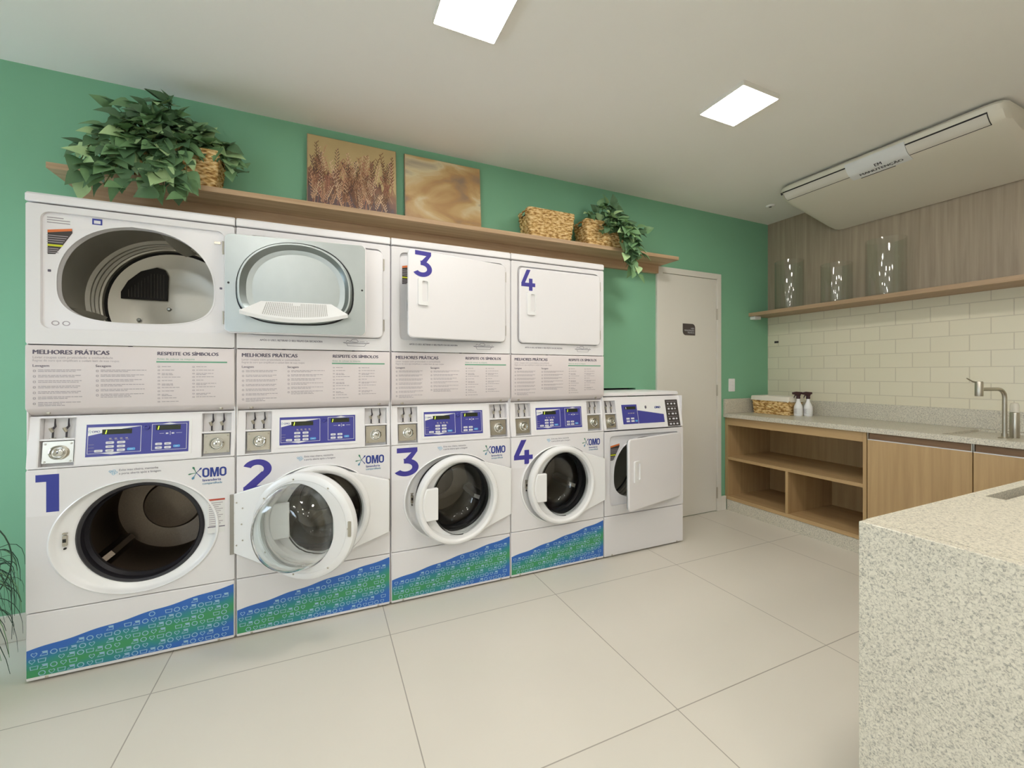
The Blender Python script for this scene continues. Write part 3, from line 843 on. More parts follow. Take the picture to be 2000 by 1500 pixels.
CX, CZ = .356, .549
def washer_front(root, n, open_door):
    f = MB()
    E = ell(.356, .547, .285, .245, 96)
    f.prism(rrect(.003, .705, .284, .861, .008, 3), [E], 0, .014, 'enamel2')
    fo = f.build('washer_front', root, bevel=.003)
    b = MB()
    def mixr(k, y, dr=0):
        out = []
        for i in range(96):
            a = 2 * pi * i / 96
            ex, ez = .356 + .287 * cos(a), .547 + .247 * sin(a)
            cx_, cz_ = .362 + .222 * cos(a), .553 + .215 * sin(a)
            out.append((ex + (cx_ - ex) * k, y, ez + (cz_ - ez) * k))
        return out
    b.loft([mixr(-.04, .0), mixr(-.02, -.007), mixr(.06, -.010), mixr(.14, -.006), mixr(.22, .006), mixr(.45, .016), mixr(.85, .022), mixr(1, .03), mixr(1.05, .05)], 'plastic')
    b.build('door_basin', root, recalc=False)
    g = MB()
    g.lathe([(.224, .03), (.216, .022), (.206, .026), (.200, .04), (.206, .06), (.196, .075), (.200, .10), (.215, .12)], (.362, 0, .553), 'rubber', 72, sx=1.0)
    g.build('door_gasket', root, recalc=False)
    d = MB(); c = (.358, 0, .553)
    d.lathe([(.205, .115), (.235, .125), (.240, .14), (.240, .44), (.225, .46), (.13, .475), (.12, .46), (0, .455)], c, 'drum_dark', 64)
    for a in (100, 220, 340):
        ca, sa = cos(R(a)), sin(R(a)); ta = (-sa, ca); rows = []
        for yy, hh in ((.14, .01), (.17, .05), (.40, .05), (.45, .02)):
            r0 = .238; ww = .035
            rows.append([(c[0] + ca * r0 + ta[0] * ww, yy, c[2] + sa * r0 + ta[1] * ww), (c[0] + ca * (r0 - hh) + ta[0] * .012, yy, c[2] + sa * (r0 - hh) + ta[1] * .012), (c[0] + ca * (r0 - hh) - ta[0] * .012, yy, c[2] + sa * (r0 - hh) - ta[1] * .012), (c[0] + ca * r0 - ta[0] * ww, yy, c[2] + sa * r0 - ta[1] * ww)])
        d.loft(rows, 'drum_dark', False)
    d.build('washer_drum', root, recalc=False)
    # latch in the basin
    l = MB().prism(rrect(.108, .122, .535, .580, .004, 3), [], .006, .0165, 'steel').box(.110, .120, .004, .006, .552, .566, 'dark')
    l.box(.108, .122, .006, .0165, .585, .590, 'steel').box(.112, .118, .006, .0165, .522, .528, 'dark')
    l.build('door_latch', root)
    m_ = MB()
    if n == 1: numeral(m_, 1, .032, .686, .070, .154, -.0002, 'blue1')
    if n == 2: numeral(m_, 2, .028, .686, .132, .155, -.0002, 'navy')
    if n == 3: numeral(m_, 3, .022, .690, .130, .155, -.0002, 'navy')
    if n == 4: numeral(m_, 4, .022, .693, .132, .150, -.0002, 'navy')
    m_.build('number_sticker', root, smooth=0)
    MB().prism([(.006, .674), (.096, .670), (.096, .8605), (.006, .8605)], [], -.0001, .00005, 'enamel').build('sticker_backing', root, smooth=0)
    omo_logo(root)
    if n == 1:
        r_ = MB()
        r_.prism(rrect(.602, .668, .515, .672, .003, 2), [], -.0006, 0, 'paper')
        r_.flat([(.602, .672), (.668, .672), (.668, .664), (.602, .664)], -.0007, 'red')
        for k in range(12): r_.flat([(.607, .655 - k * .0095), (.660 - (k % 3) * .008, .655 - k * .0095), (.660 - (k % 3) * .008, .652 - k * .0095), (.607, .652 - k * .0095)], -.0007, 'ink2')
        r_.flat([(.602, .545), (.668, .545), (.668, .541), (.602, .541)], -.0007, 'ink')
        r_.build('warning_label', root, smooth=0)

def washer_door(root, ang):
    """round glass door; hinge at local x .698"""
    hx = .698
    o = empty('washer_door', (hx, -.006, .547), ang); o.parent = root
    cx_ = CX - hx; RO, RI = .247, .206
    r_ = MB()
    prof = [(RO - .004, 0), (RO, -.012), (RO - .001, -.034), (RO - .010, -.048), (RO - .022, -.052), (RO - .034, -.044), (RI, -.026), (RI - .002, 0), (RI + .008, .008), (RO - .016, .008)]
    r_.lathe(prof, (cx_, 0, 0), 'plastic', 96, closed=True)
    fan = [(cx_ + (RO - .006) * cos(R(a)), (RO - .006) * sin(R(a))) for a in range(-68, 69, 4)]
    # plate that widens the ring out to the hinge, fanned between two straight edges
    fan = [(cx_ + .235 * cos(R(68)), .235 * sin(R(68)))] + [(0.0, .138), (0.0, -.138)] + [(cx_ + .235 * cos(R(-68)), .235 * sin(R(-68)))] + [(cx_ + .226 * cos(R(a)), .226 * sin(R(a))) for a in range(-60, 61, 6)]
    r_.prism(fan, [], -.026, -.001, 'plastic')
    ro = r_.build('door_ring', o, bevel=.004, smooth=35)
    MB().prism(ell(cx_, 0, RI + .006, RI + .006, 72), [ell(cx_ + .026, 0, .180, .199, 72)], -.004, .006, 'plastic').build('inner_flange', o, bevel=.001)
    g = MB()
    outp = [(.2035, -.018), (.198, .012), (.190, .045), (.172, .095), (.150, .122), (.12, .132), (.06, .138), (0, .139)]
    inp = [(0, .133), (.06, .132), (.12, .126), (.146, .116), (.166, .091), (.184, .042), (.192, .010), (.1965, -.018)]
    g.lathe(outp + inp, (cx_ + .026, 0, 0), 'glass', 96, closed=True, sx=.885)
    g.build('door_glass', o, smooth=60)
    h = MB()
    pts = [(cx_ + .214 * cos(R(a)), .214 * sin(R(a))) for a in range(156, 205, 4)]
    x_in = cx_ - .128
    pts = [(x_in, .087)] + pts + [(x_in, -.087)]
    h.prism(pts, [], -.050, -.024, 'plastic')
    h.build('door_handle', o, bevel=.006, seg=3)
    for k in range(5):
        MB().lathe([(0, -.008), (.0035, -.007), (.004, 0)], (-.006, .0, -.10 + k * .05), 'steel', 8).build('hinge_screw', o)
    for a in (35, 80, 125, 180, 235, 280, 325):
        MB().lathe([(0, .0115), (.003, .011), (.0045, .008)], (cx_ + .221 * cos(R(a)), 0, .221 * sin(R(a))), 'steel', 10).build('ring_screw', o)
    MB().prism(rrect(cx_ - .236, cx_ - .222, -.035, .035, .003, 2), [], .008, .012, 'steel').build('strike_plate', o)
    for x, z in ((-.02, .10), (-.02, -.10), (-.05, .075), (-.05, -.075), (-.045, 0)):
        MB().lathe([(0, .003), (.003, .002), (.004, -.001)], (x, 0, z), 'steel', 10).build('plate_screw', o)
    MB().box(hx - .010, hx + .006, -.010, 0, .405, .685, 'grey_plastic').build('hinge_plate', root, bevel=.001)
    return o

def heart(cx_, cz_, s):
    out = []
    for i in range(18):
        a = 2 * pi * i / 18
        out.append((cx_ + s * .062 * 16 * sin(a) ** 3 / 1.0 * .9, cz_ + s * .062 * (13 * cos(a) - 5 * cos(2 * a) - 2 * cos(3 * a) - cos(4 * a))))
    return out
def lower_panel(root, decal=True):
    p = MB().prism(rrect(.003, .705, .010, .280, .006, 3), [], 0, .02, 'enamel2')
    po = p.build('lower_panel', root, bevel=.004)
    for x in (.065, .645): MB().lathe([(0, -.002), (.004, -.0015), (.006, 0)], (x, 0, .016), 'steel', 10).build('screw', po)
    if not decal: return
    d = MB()
    top = []
    for i in range(41):
        u = i / 40
        top.append((.006 + .696 * u, .134 + .128 * u + .0022 * sin(u * 26)))
    d.flat([(.006, .024), (.702, .024)] + top[::-1], -.0001, 'decal', th=.0007)
    # rows of outline icons: irons, rings, hearts, baskets
    rnd = random.Random(8); y0, y1 = -.0014, -.0008; sz = .0112; k = .74
    def topz(x): return .134 + .128 * (x - .006) / .696 - .004
    kinds = 'iohbihoibhoibho'; c = 0
    for r_ in range(12):
        z = .036 + r_ * .0262
        for i in range(24):
            x = .022 + i * .0292 + (r_ % 2) * .006
            if x > .692 or z + .009 > topz(x): continue
            c += 1
            if (i * 7 + r_ * 5) % 8 == 0: continue
            ch = 'iohbiohbohiob'[(i + r_ * 3) % 13]
            if ch == 'o': d.prism(ell(x, z, sz, sz * .92, 16), [ell(x, z, sz * k, sz * .92 * k, 16)], y0, y1, 'icon')
            elif ch == 'h':
                d.prism(heart(x, z, sz), [heart(x, z, sz * .74)], y0, y1, 'icon')
            elif ch == 'b': d.prism([(x - .011, z - .008), (x + .011, z - .008), (x + .013, z + .007), (x - .013, z + .007)], [[(x - .0088, z - .006), (x + .0088, z - .006), (x + .0105, z + .005), (x - .0105, z + .005)]], y0, y1, 'icon')
            elif ch == 'i':
                d.prism([(x - .013, z - .009), (x + .011, z - .009), (x + .011, z + .009), (x - .006, z + .009), (x - .006, z + .007), (x - .003, z + .002), (x - .009, z - .002)],
                        [[(x - .0105, z - .007), (x + .009, z - .007), (x + .009, z), (x - .004, z), (x - .007, z - .002)]], y0, y1, 'icon')
    d.build('decal', po, smooth=0, recalc=False)

def cabinet(root, top, depth=.72):
    c = MB()
    c.box(.0, .006, .012, depth, .01, top, 'enamel2').box(.702, .708, .012, depth, .01, top, 'enamel2')
    c.box(.006, .702, depth - .006, depth, .01, top, 'enamel2').box(.006, .702, .03, depth - .006, .01, .02, 'enamel2')
    c.build('cabinet', root, bevel=.002)
    MB().box(.02, .69, .03, depth - .03, 0, .01, 'foot_shade').build('foot', root)  # foot coloured dark to give the shadow line under the cabinet

def felt_notice(root):
    t_ = MB()
    t_.text('APÓS O USO, RETIRAR O SEU FELPO DA SECADORA', .098, 1.409, -.0005, .0125, 'ink', xs=.94, bold=1)
    def ln(p, q, w=.0008):
        d = Vector((q[0] - p[0], q[1] - p[1])).normalized() * w; n_ = (-d.y, d.x)
        t_.flat([(p[0] + n_[0], p[1] + n_[1]), (p[0] - n_[0], p[1] - n_[1]), (q[0] - n_[0], q[1] - n_[1]), (q[0] + n_[0], q[1] + n_[1])], -.0001, 'ink')
    P = [(.47, 1.412), (.60, 1.412), (.585, 1.408), (.485, 1.408), (.47, 1.412)]
    for a, b in zip(P, P[1:]): ln(a, b)
    P = [(.487, 1.408), (.492, 1.395), (.575, 1.395), (.583, 1.408)]
    for a, b in zip(P, P[1:]): ln(a, b)
    P = [(.485, 1.416), (.49, 1.424), (.505, 1.418), (.515, 1.430), (.535, 1.430), (.545, 1.418), (.53, 1.414), (.51, 1.418)]
    for a, b in zip(P, P[1:]): ln(a, b)
    ln((.55, 1.418), (.575, 1.419)); ln((.585, 1.419), (.59, 1.419))
    t_.build('reminder_sticker', root, smooth=0)

TXT = {
 1: 'white washer dryer tower numbered 1, both round doors wide open, leftmost of the row',
 2: 'white washer dryer tower numbered 2 beside tower 1, half hidden by its swung open doors',
 3: 'white washer dryer tower with a violet 3 on both doors, upper door ajar',
 4: 'white washer dryer tower with a violet 4 on both doors, upper door shut',
}
def tower(n):
    x0, x1 = MX[n - 1], MX[n]
    root = empty('washer_dryer_tower', (x0, YF, 0)); root.scale = ((x1 - x0 - .002) / BW, 1, 1)
    tag(root, TXT[n], 'laundry machine', 'numbered washer dryer towers')
    cabinet(root, 1.945)
    MB().prism([(-.004, 1.948), (-.004, 1.978), (.006, 1.987), (.72, 1.987), (.72, 1.948)], [], .001, .707, 'enamel', lambda u, v, a: (a, u, v)).build('top_cap', root, bevel=.005, seg=3)
    fo = dryer_front(root)
    dryer_labels(fo, n == 1)
    latch(fo)
    dryer_door(root, {1: R(174.5), 2: 0, 3: R(11), 4: 0}[n], n, hy=-.026 if n == 1 else .002)
    notice_panel(root, n)
    console(root)
    washer_front(root, n, n == 1)
    washer_door(root, {1: R(150), 2: 0, 3: R(6), 4: 0}[n])
    lower_panel(root)
    if n > 1: felt_notice(root)
    return root
for n in (1, 2, 3, 4): tower(n)

# single low dryer
def low_dryer():
    x0, x1 = MX[4], MX[5]
    root = empty('tumble_dryer', (x0, YF, 0)); root.scale = ((x1 - x0 - .002) / BW, 1, 1)
    tag(root, 'low single white tumble dryer with its square door ajar, next to the cream door', 'laundry machine')
    cabinet(root, 1.09)
    MB().prism([(.048, 1.094), (.050, 1.112), (.060, 1.120), (.72, 1.120), (.72, 1.094)], [], .001, .707, 'enamel', lambda u, v, a: (a, u, v)).build('top_cap', root, bevel=.005, seg=3)
    console(root, True)
    # reuse the tall machines' front and drum, brought down
    fo = dryer_front(root)
    dryer_labels(fo, False)
    dz = -1.087
    fo.location.z = dz
    for c in [k for k in COL.objects if k.parent == root and k.name.startswith('dryer_drum')]: c.location.z = dz
    # 1.372..1.942 becomes .285...855
    dryer_door(root, R(14), None, zb=.352, zt=.822)
    lower_panel(root, False)
low_dryer()

# ------------------------------------------------------------ shelf over the machines and what stands on it
SZ = 2.184
sh = MB().box(-1.106, 2.60, 2.537, YW, 2.157, SZ, 'shelf_wood')
so_ = sh.build('wall_shelf', bevel=.0015, smooth=0)
MB().box(-1.07, 2.575, 2.735, YW, 2.092, 2.1565, 'shelf_wood').build('support_rail', so_, smooth=0)
tag(so_, 'long light wood shelf on the green wall above the machines', 'shelf')

def canvas(name, x0, x1, z1, kind, label):
    t = empty(name, ((x0 + x1) / 2, 2.705, SZ))
    t.rotation_euler = (-R(4.5), 0, 0)
    tag(t, label, 'picture', 'prints leaning above the machines')
    w = (x1 - x0) / 2; h = z1 - SZ
    MB().box(-w, w, 0, .018, 0.0, h, 'shelf_wood_y').build('stretcher_frame', t, bevel=.001, smooth=0)
    p = MB(); p.box(-w + .004, w - .004, -.002, 0, .004, h - .004, artmat(kind))
    rnd = random.Random(11)
    if kind == 'wheat':
        # printed sky above and reed stems and ears over a dark ground
        cols = [mat('wheat_print_%d' % i, c, .5) for i, c in enumerate([(184, 132, 96), (206, 162, 128), (128, 88, 58), (96, 70, 62), (170, 112, 92), (226, 194, 160)])]
        sky = mat('wheat_print_sky', (196, 172, 124), .5, noise=.12, nscale=9)
        dk = mat('wheat_print_ground', (104, 84, 84), .5, noise=.25, nscale=16)
        top = [(-w + .004 + (2 * w - .008) * i / 60, h * (.56 + rnd.uniform(-.05, .06) - .0022 * i)) for i in range(61)]
        p.flat([(w - .004, h - .004), (-w + .004, h - .004)] + top, -.0021, sky, th=.0004)
        bot = [(x, z - h * .25 + rnd.uniform(-.02, .02)) for x, z in top]
        p.flat([(-w + .004, .004), (w - .004, .004)] + bot[::-1], -.0021, dk, th=.0004)
        for i in range(120):
            x = rnd.uniform(-w + .02, w - .02); z0_ = rnd.uniform(.0, .42) * h + .006; ln = rnd.uniform(.2, .55) * h
            top_z = min(z0_ + ln, h - .03); lean = rnd.uniform(-.07, .07)
            m1, m2 = rnd.choice(cols), rnd.choice(cols)
            if x + lean > w - .012 or x + lean < -w + .012: lean = 0
            p.add([(x - .0012, -.0029, z0_), (x + .0012, -.0029, z0_), (x + lean + .0012, -.0029, top_z), (x + lean - .0012, -.0029, top_z)], [(0, 1, 2, 3)], m1)
            for k in range(16):
                u = k / 16; ex = x + lean * (.3 + .7 * u); ez = z0_ + (top_z - z0_) * (.3 + .7 * u)
                s_ = 1 if k % 2 else -1; L_ = rnd.uniform(.012, .026)
                ex2 = ex + s_ * L_ * .6; ez2 = min(ez + L_, h - .008)
                if abs(ex2) > w - .006: continue
                p.add([(ex, -.0031, ez), (ex2 - s_ * .001, -.0031, ez2 - .008), (ex2, -.0031, ez2), (ex + s_ * .002, -.0031, ez + .007)], [(0, 1, 2, 3)], m2)
    p.build('print', t, smooth=0, recalc=False)
canvas('picture', -.078, .428, 2.655, 'wheat', 'square print of reddish wheat stalks leaning on the shelf')
canvas('picture', .480, .990, 2.655, 'clouds', 'square print of golden blurred clouds leaning on the shelf')

def basket(name, cx_, cy_, z, w, d, h, taper=.86, rows=11, handle=True, m='basket', mat2='basket'):
    """open woven box: ropes of plaited leaf laid in courses"""
    o = empty(name, (cx_, cy_, z))
    def rloop(hw, hd, n):
        pts = rrect(-hw, hw, -hd, hd, .018, 4); out = []
        P_ = [Vector(p) for p in pts]; L_ = [0]
        for i in range(len(P_)): L_.append(L_[-1] + (P_[(i + 1) % len(P_)] - P_[i]).length)
        for k in range(n):
            s_ = L_[-1] * k / n; i = 0
            while L_[i + 1] < s_: i += 1
            t_ = (s_ - L_[i]) / max(L_[i + 1] - L_[i], 1e-9)
            a = P_[i]; b = P_[(i + 1) % len(P_)]; q = a.lerp(b, t_); nn = (b - a).normalized(); out.append((q, Vector((nn.y, -nn.x))))
        return out
    n = 220; rings = []; rnd = random.Random(int(w * 1000))
    hd_ = lambda x, z_: 0
    for r_ in range(rows):
        for s_ in range(5):
            u = (r_ + s_ / 5) / rows; k = taper + (1 - taper) * u
            ph = rnd.random() * .5 if s_ == 0 else ph
            ring = []
            for i, (q, nn) in enumerate(rloop(w / 2 * k, d / 2 * k, n)):
                b_ = sin(pi * s_ / 5) * .5 + .25
                tw = .5 + .5 * sin(i * 2 * pi / 8.8 + (pi if r_ % 2 else 0) + s_ * .9 + ph)
                q2 = q + nn * (.0095 * b_ * (.35 + .95 * tw))
                zz = h * u
                if handle and abs(q.y) < d * .22 and abs(q.x) > w * .4 * k and u > .80:
                    zz = h * .80
                ring.append((q2.x, q2.y, zz))
            rings.append(ring)
    k = 1
    last = []
    for i, (q, nn) in enumerate(rloop(w / 2, d / 2, n)):
        zz = h * .80 if (handle and abs(q.y) < d * .22 and abs(q.x) > w * .4) else h
        last.append((q.x, q.y, zz))
    rings.append([(x * 1.02, y * 1.02, z_) for x, y, z_ in last]); rings.append([(x * .96, y * .94, z_) for x, y, z_ in last])
    inn = [(x * taper * .95, y * taper * .93, .008) for x, y, z_ in last]
    rings.append(inn)
    b = MB().loft(rings, m)
    b.add(inn, [tuple(range(len(inn)))], m); bt = rings[0]; b.add(bt, [tuple(range(len(bt)))], m)
    b.build('woven_wall', o, recalc=False, smooth=60)
    if handle:
        for sx_ in (-1, 1):
            MB().tube([(sx_ * w / 2 * .99, -d * .24, h * .80), (sx_ * w / 2 * 1.0, -d * .2, h * .93), (sx_ * w / 2 * 1.0, 0, h * .98), (sx_ * w / 2, d * .2, h * .93), (sx_ * w / 2 * .99, d * .24, h * .80)], .006, m).build('handle', o)
    return o
tag(basket('basket', 1.462, 2.655, SZ, .365, .18, .200), 'empty woven straw basket on the shelf, in the middle, without plant', 'basket')
tag(basket('basket', -.655, 2.655, SZ, .36, .18, .195), 'woven straw basket on the shelf holding the big trailing plant', 'basket')
tag(basket('basket', 1.925, 2.655, SZ, .365, .18, .190), 'woven straw basket on the shelf holding the smaller hanging plant', 'basket')

def leaf(mb, p, d, up, L_, m, curl=.25, wf=.41):
    """pointed heart-shaped leaf folded on its midrib"""
    d = d.normalized(); s = d.cross(up)
    s = s.normalized() if s.length > 1e-4 else d.orthogonal().normalized()
    n = s.cross(d).normalized()
    st = [(0, 0), (.08, .62), (.25, 1.0), (.45, .92), (.65, .62), (.85, .26), (1, 0)]
    mid = []; l = []; r = []
    for t_, w in st:
        c = p + d * (L_ * t_) - n * (curl * L_ * t_ * t_)
        mid.append(c); wv = w * L_ * wf
        l.append(c + s * wv + n * wv * .35); r.append(c - s * wv + n * wv * .35)
    vs = mid + l + r; k = len(st); fs = []
    for i in range(k - 1):
        fs += [(i, i + 1, k + i + 1, k + i), (i, 2 * k + i, 2 * k + i + 1, i + 1)]
    mb.add(vs, fs, m)

def vine_plant(name, origin, vines, seed, size, label):
    o = empty(name, origin); tag(o, label, 'plant')
    rnd = random.Random(seed); org = Vector(origin)
    lf = MB(); stm = MB()
    for (sx, sy, sz), pts, nl in vines:
        P_ = [Vector((sx, sy, sz)) - org] + [Vector(q) - org for q in pts]
        # Catmull-Rom
        C_ = []
        Q = [P_[0] * 2 - P_[1]] + P_ + [P_[-1] * 2 - P_[-2]]
        for i in range(1, len(Q) - 2):
            for k in range(8):
                t_ = k / 8
                C_.append(.5 * ((2 * Q[i]) + (Q[i + 1] - Q[i - 1]) * t_ + (2 * Q[i - 1] - 5 * Q[i] + 4 * Q[i + 1] - Q[i + 2]) * t_ ** 2 + (3 * Q[i] - Q[i - 1] - 3 * Q[i + 1] + Q[i + 2]) * t_ ** 3))
        C_.append(P_[-1])
        stm.tube(C_, .0018, 'stem', 5)
        nl = int(nl * 1.6)
        for k in range(nl):
            u = (k + .5) / nl * (len(C_) - 1); i = int(u)
            p = C_[i].lerp(C_[min(i + 1, len(C_) - 1)], u - i)
            tan = (C_[min(i + 1, len(C_) - 1)] - C_[max(i - 1, 0)]).normalized()
            side = Vector((rnd.uniform(-1, 1), rnd.uniform(-1, .25), rnd.uniform(-.9, .5)))
            d = (tan * .45 + side).normalized()
            L_ = size * rnd.uniform(.65, 1.15)
            w = p + org + d * L_
            if w.y > YW - .02 or (w.z > 2.13 and w.z < 2.20 and w.y > 2.53): d.y = -abs(d.y) - .5; d.z = max(d.z, .1) if w.z > 2.16 else d.z; d.normalize()
            up = Vector((rnd.uniform(-.5, .5), -.8, .6 + rnd.uniform(-.3, .4)))
            e = p + d * L_ * .25
            stm.tube([p, e], .001, 'stem', 4)
            m = rnd.choices(['leafA', 'leafB', 'leafC'], [.42, .38, .20])[0]
            leaf(lf, e, d, up, L_, m, rnd.uniform(.1, .45))
    lf.build('foliage', o, recalc=False, smooth=80)
    stm.build('stems', o, recalc=False)
    return o

rnd = random.Random(21)
vA = []
def rv(a, j): return tuple(k + rnd.uniform(-j, j) for k in a)
ends = [(-.97, 2.44, 2.12), (-.92, 2.42, 2.09), (-.86, 2.40, 2.07), (-.79, 2.40, 2.06), (-.72, 2.40, 2.07), (-.66, 2.42, 2.08), (-.62, 2.44, 2.12), (-.90, 2.46, 2.20)]
for e in ends:
    vA.append(((rnd.uniform(-.76, -.6), 2.63, 2.36), [rv((e[0] * .4 - .45, 2.54, 2.40), .03), rv((e[0] * .8 - .14, 2.47, 2.27), .02), e], 14))
ups = [(-.92, 2.60, 2.40), (-.90, 2.62, 2.50), (-.80, 2.58, 2.52), (-.70, 2.60, 2.57), (-.62, 2.64, 2.52), (-.95, 2.56, 2.33), (-.55, 2.60, 2.47), (-.84, 2.50, 2.42), (-.74, 2.48, 2.45), (-.98, 2.55, 2.28)]
for e in ups:
    vA.append(((rnd.uniform(-.76, -.6), 2.65, 2.35), [rv(((e[0] - .68) / 2, (e[1] + 2.64) / 2, e[2] - .01), .02), e], 12))
for e in ((-.60, 2.50, 2.22), (-.62, 2.47, 2.12), (-.74, 2.44, 2.18), (-.68, 2.44, 2.20), (-.82, 2.44, 2.16), (-.58, 2.45, 2.06)):
    vA.append(((rnd.uniform(-.74, -.58), 2.62, 2.37), [rv((e[0] * .7 - .20, 2.52, 2.36), .02), e], 8))
for e in ((-.42, 2.62, 2.33), (-.37, 2.63, 2.36), (-.40, 2.60, 2.28), (-.45, 2.58, 2.42)):
    vA.append(((-.60, 2.65, 2.37), [(-.52, 2.62, 2.42), e], 9))
vine_plant('trailing_plant', (-.68, 2.65, 2.34), vA, 4, .084, 'big bushy trailing plant with pale edged leaves spilling left over the shelf')
vB = []
for e in ((1.76, 2.60, 2.42), (1.84, 2.58, 2.47), (1.93, 2.58, 2.50), (2.02, 2.60, 2.49), (2.10, 2.60, 2.45), (2.18, 2.56, 2.36), (2.24, 2.54, 2.32), (2.10, 2.52, 2.36), (1.98, 2.52, 2.38), (1.88, 2.50, 2.32)):
    vB.append(((rnd.uniform(1.86, 2.0), 2.65, 2.34), [rv(((e[0] + 1.93) / 2, (e[1] + 2.64) / 2, e[2] + .0), .02), e], 7))
for e in ((1.96, 2.50, 2.28), (2.04, 2.50, 2.30), (1.90, 2.52, 2.40), (2.00, 2.50, 2.20), (2.10, 2.50, 2.26)):
    vB.append(((rnd.uniform(1.88, 2.0), 2.62, 2.35), [rv((e[0] * .6 + .78, 2.54, 2.38), .02), e], 6))
for e in ((1.98, 2.45, 2.05), (2.05, 2.44, 1.99), (2.11, 2.46, 2.04), (2.15, 2.46, 2.12), (2.02, 2.42, 2.12), (2.08, 2.44, 2.22), (2.12, 2.48, 1.97)):
    vB.append(((rnd.uniform(1.9, 2.0), 2.63, 2.35), [rv((2.02, 2.50, 2.34), .02), rv(((e[0] + 2.04) / 2, 2.46, 2.2), .02), e], 11))
vine_plant('trailing_plant', (1.93, 2.65, 2.33), vB, 9, .080, 'smaller trailing plant hanging down over the shelf beside tower 4')

# thin grassy plant at the left edge, pot outside the frame
gp = empty('grass_plant', (-1.42, 2.28, 0)); tag(gp, 'thin dark curling grass plant on the floor at the far left', 'plant')
MB().lathe([(0, 0), (.10, 0), (.13, .24), (.135, .26), (.125, .26), (.115, .22), (0, .22)], (0, 0, 0), 'pot', 32, 'z').build('pot', gp)
bl = MB(); rnd = random.Random(14)
for i in range(170):
    a = rnd.uniform(0, 2 * pi); Rr = rnd.uniform(.12, .34); hh = rnd.uniform(.15, .42)
    if i > 60: a = rnd.uniform(-1.1, .3); Rr = rnd.uniform(.20, .34)
    pts = []; drop = rnd.uniform(.2, .75)
    for k in range(12):
        u = k / 11
        rad = Rr * (1 - (1 - u) ** 2); z = .24 + hh * sin(pi * min(u * 1.15, 1) * .5) * 1.0 - drop * max(0, u - .45) ** 1.3
        pts.append((rad * cos(a + .5 * u), min(rad * sin(a + .5 * u), .055 if rad * cos(a + .5 * u) > .3 else .30), max(z, .01)))
    w = rnd.choice([.0015, .0022, .0032])
    bl.tube(pts, [w * (1.15 - u / 11 * .9) for u in range(12)], 'blade' if rnd.random() < .8 else 'leafB', 5)
# long loops that stand out against the machine
for cx_, cz_, rr_, a0, a1 in ((.13, .545, .21, 100, -50), (.02, .60, .20, 80, -40), (.05, .72, .28, 110, 60)):
    pts = [(cx_ + rr_ * cos(R(a0 + (a1 - a0) * k / 16)) , -.02, cz_ + rr_ * 1.0 * sin(R(a0 + (a1 - a0) * k / 16))) for k in range(17)]
    bl.tube(pts, .0022, 'blade', 6)
bl.build('blades', gp, recalc=False)

# ------------------------------------------------------------ right wall: shelf, vases
sy0 = -1.6
tag(MB().box(3.723, X1, sy0, YW, 1.797, 1.83, 'shelf_wood_y').build('wall_shelf', bevel=.0015, smooth=0), 'light wood shelf on the right wall carrying the glass vases', 'shelf')
tag(MB().box(3.745, 3.83, YW - .05, YW, 1.768, 1.797, 'plastic').build('shelf_bracket', bevel=.002), 'small white box under the end of the vase shelf', 'bracket')
def vase(y, r, h, label, x=3.86):
    o = empty('glass_vase', (x, y, 1.83)); tag(o, label, 'vase', 'glass vases on the right shelf')
    t_ = .005
    g = MB().lathe([(0, 0), (r, 0), (r, .01), (r, h * .33), (r - .0005, h * .66), (r, h), (r - t_, h), (r - t_, .014), (0, .014)], (0, 0, 0), 'vase_glass', 64, 'z')
    g.build('vase_body', o, smooth=60)
vase(2.47, .112, .435, 'clear glass cylinder vase nearest the green corner on the right shelf')
vase(2.085, .108, .32, 'shortest clear glass cylinder vase, between the other two')
vase(1.75, .120, .425, 'tallest widest clear glass cylinder vase, below the air conditioner')
tag(MB().box(X1 - .002, X1, 2.66, 2.70, 1.545, 1.565, 'blacklabel').build('wall_sticker', smooth=0), 'tiny dark sticker on the cream tiles near the corner', 'sticker')

# ------------------------------------------------------------ air conditioner
AY0, AY1 = .965, 2.165
ac = empty('air_conditioner', (X1 - .3, (AY0 + AY1) / 2, 2.5))
acx, acy, acz = X1 - .3, (AY0 + AY1) / 2, 2.5
tag(ac, 'long cream ceiling mounted air conditioner with a paper notice taped on', 'air conditioner')
ck = [Vector(p) for p in [(3.246, 2.700), (3.244, 2.680), (3.252, 2.650), (3.285, 2.612), (3.335, 2.592), (3.40, 2.575), (3.5, 2.553)]]
cv = []
for i in range(1, 5):
    for k in range(8):
        t_ = k / 8; A, B_, C_, D_ = ck[i - 1:i + 3]
        cv.append(.5 * ((2 * B_) + (C_ - A) * t_ + (2 * A - 5 * B_ + 4 * C_ - D_) * t_ ** 2 + (3 * B_ - A - 3 * C_ + D_) * t_ ** 3))
cv.append(ck[5])
prof = [(3.262, 2.697)] + [tuple(q_) for q_ in cv] + [(3.62, 2.53), (3.88, 2.475), (3.985, 2.462), (3.992, 2.48), (3.992, 2.70)]
rings = []
def acring(y, k):
    c = (3.72, 2.70)
    return [((c[0] + (x - c[0]) * k) - acx, y - acy, (c[1] + (z - c[1]) * k) - acz) for x, z in prof]
for y, k in ((AY0, .88), (AY0 + .012, .95), (AY0 + .035, .985), (AY0 + .07, 1), (AY1 - .07, 1), (AY1 - .035, .985), (AY1 - .012, .95), (AY1, .88)): rings.append(acring(y, k))
b = MB().loft(rings, 'ac', True, True)
b.build('housing', ac, smooth=35)
P0, P1 = Vector((3.2455, 2.684)), Vector((3.3, 2.606))
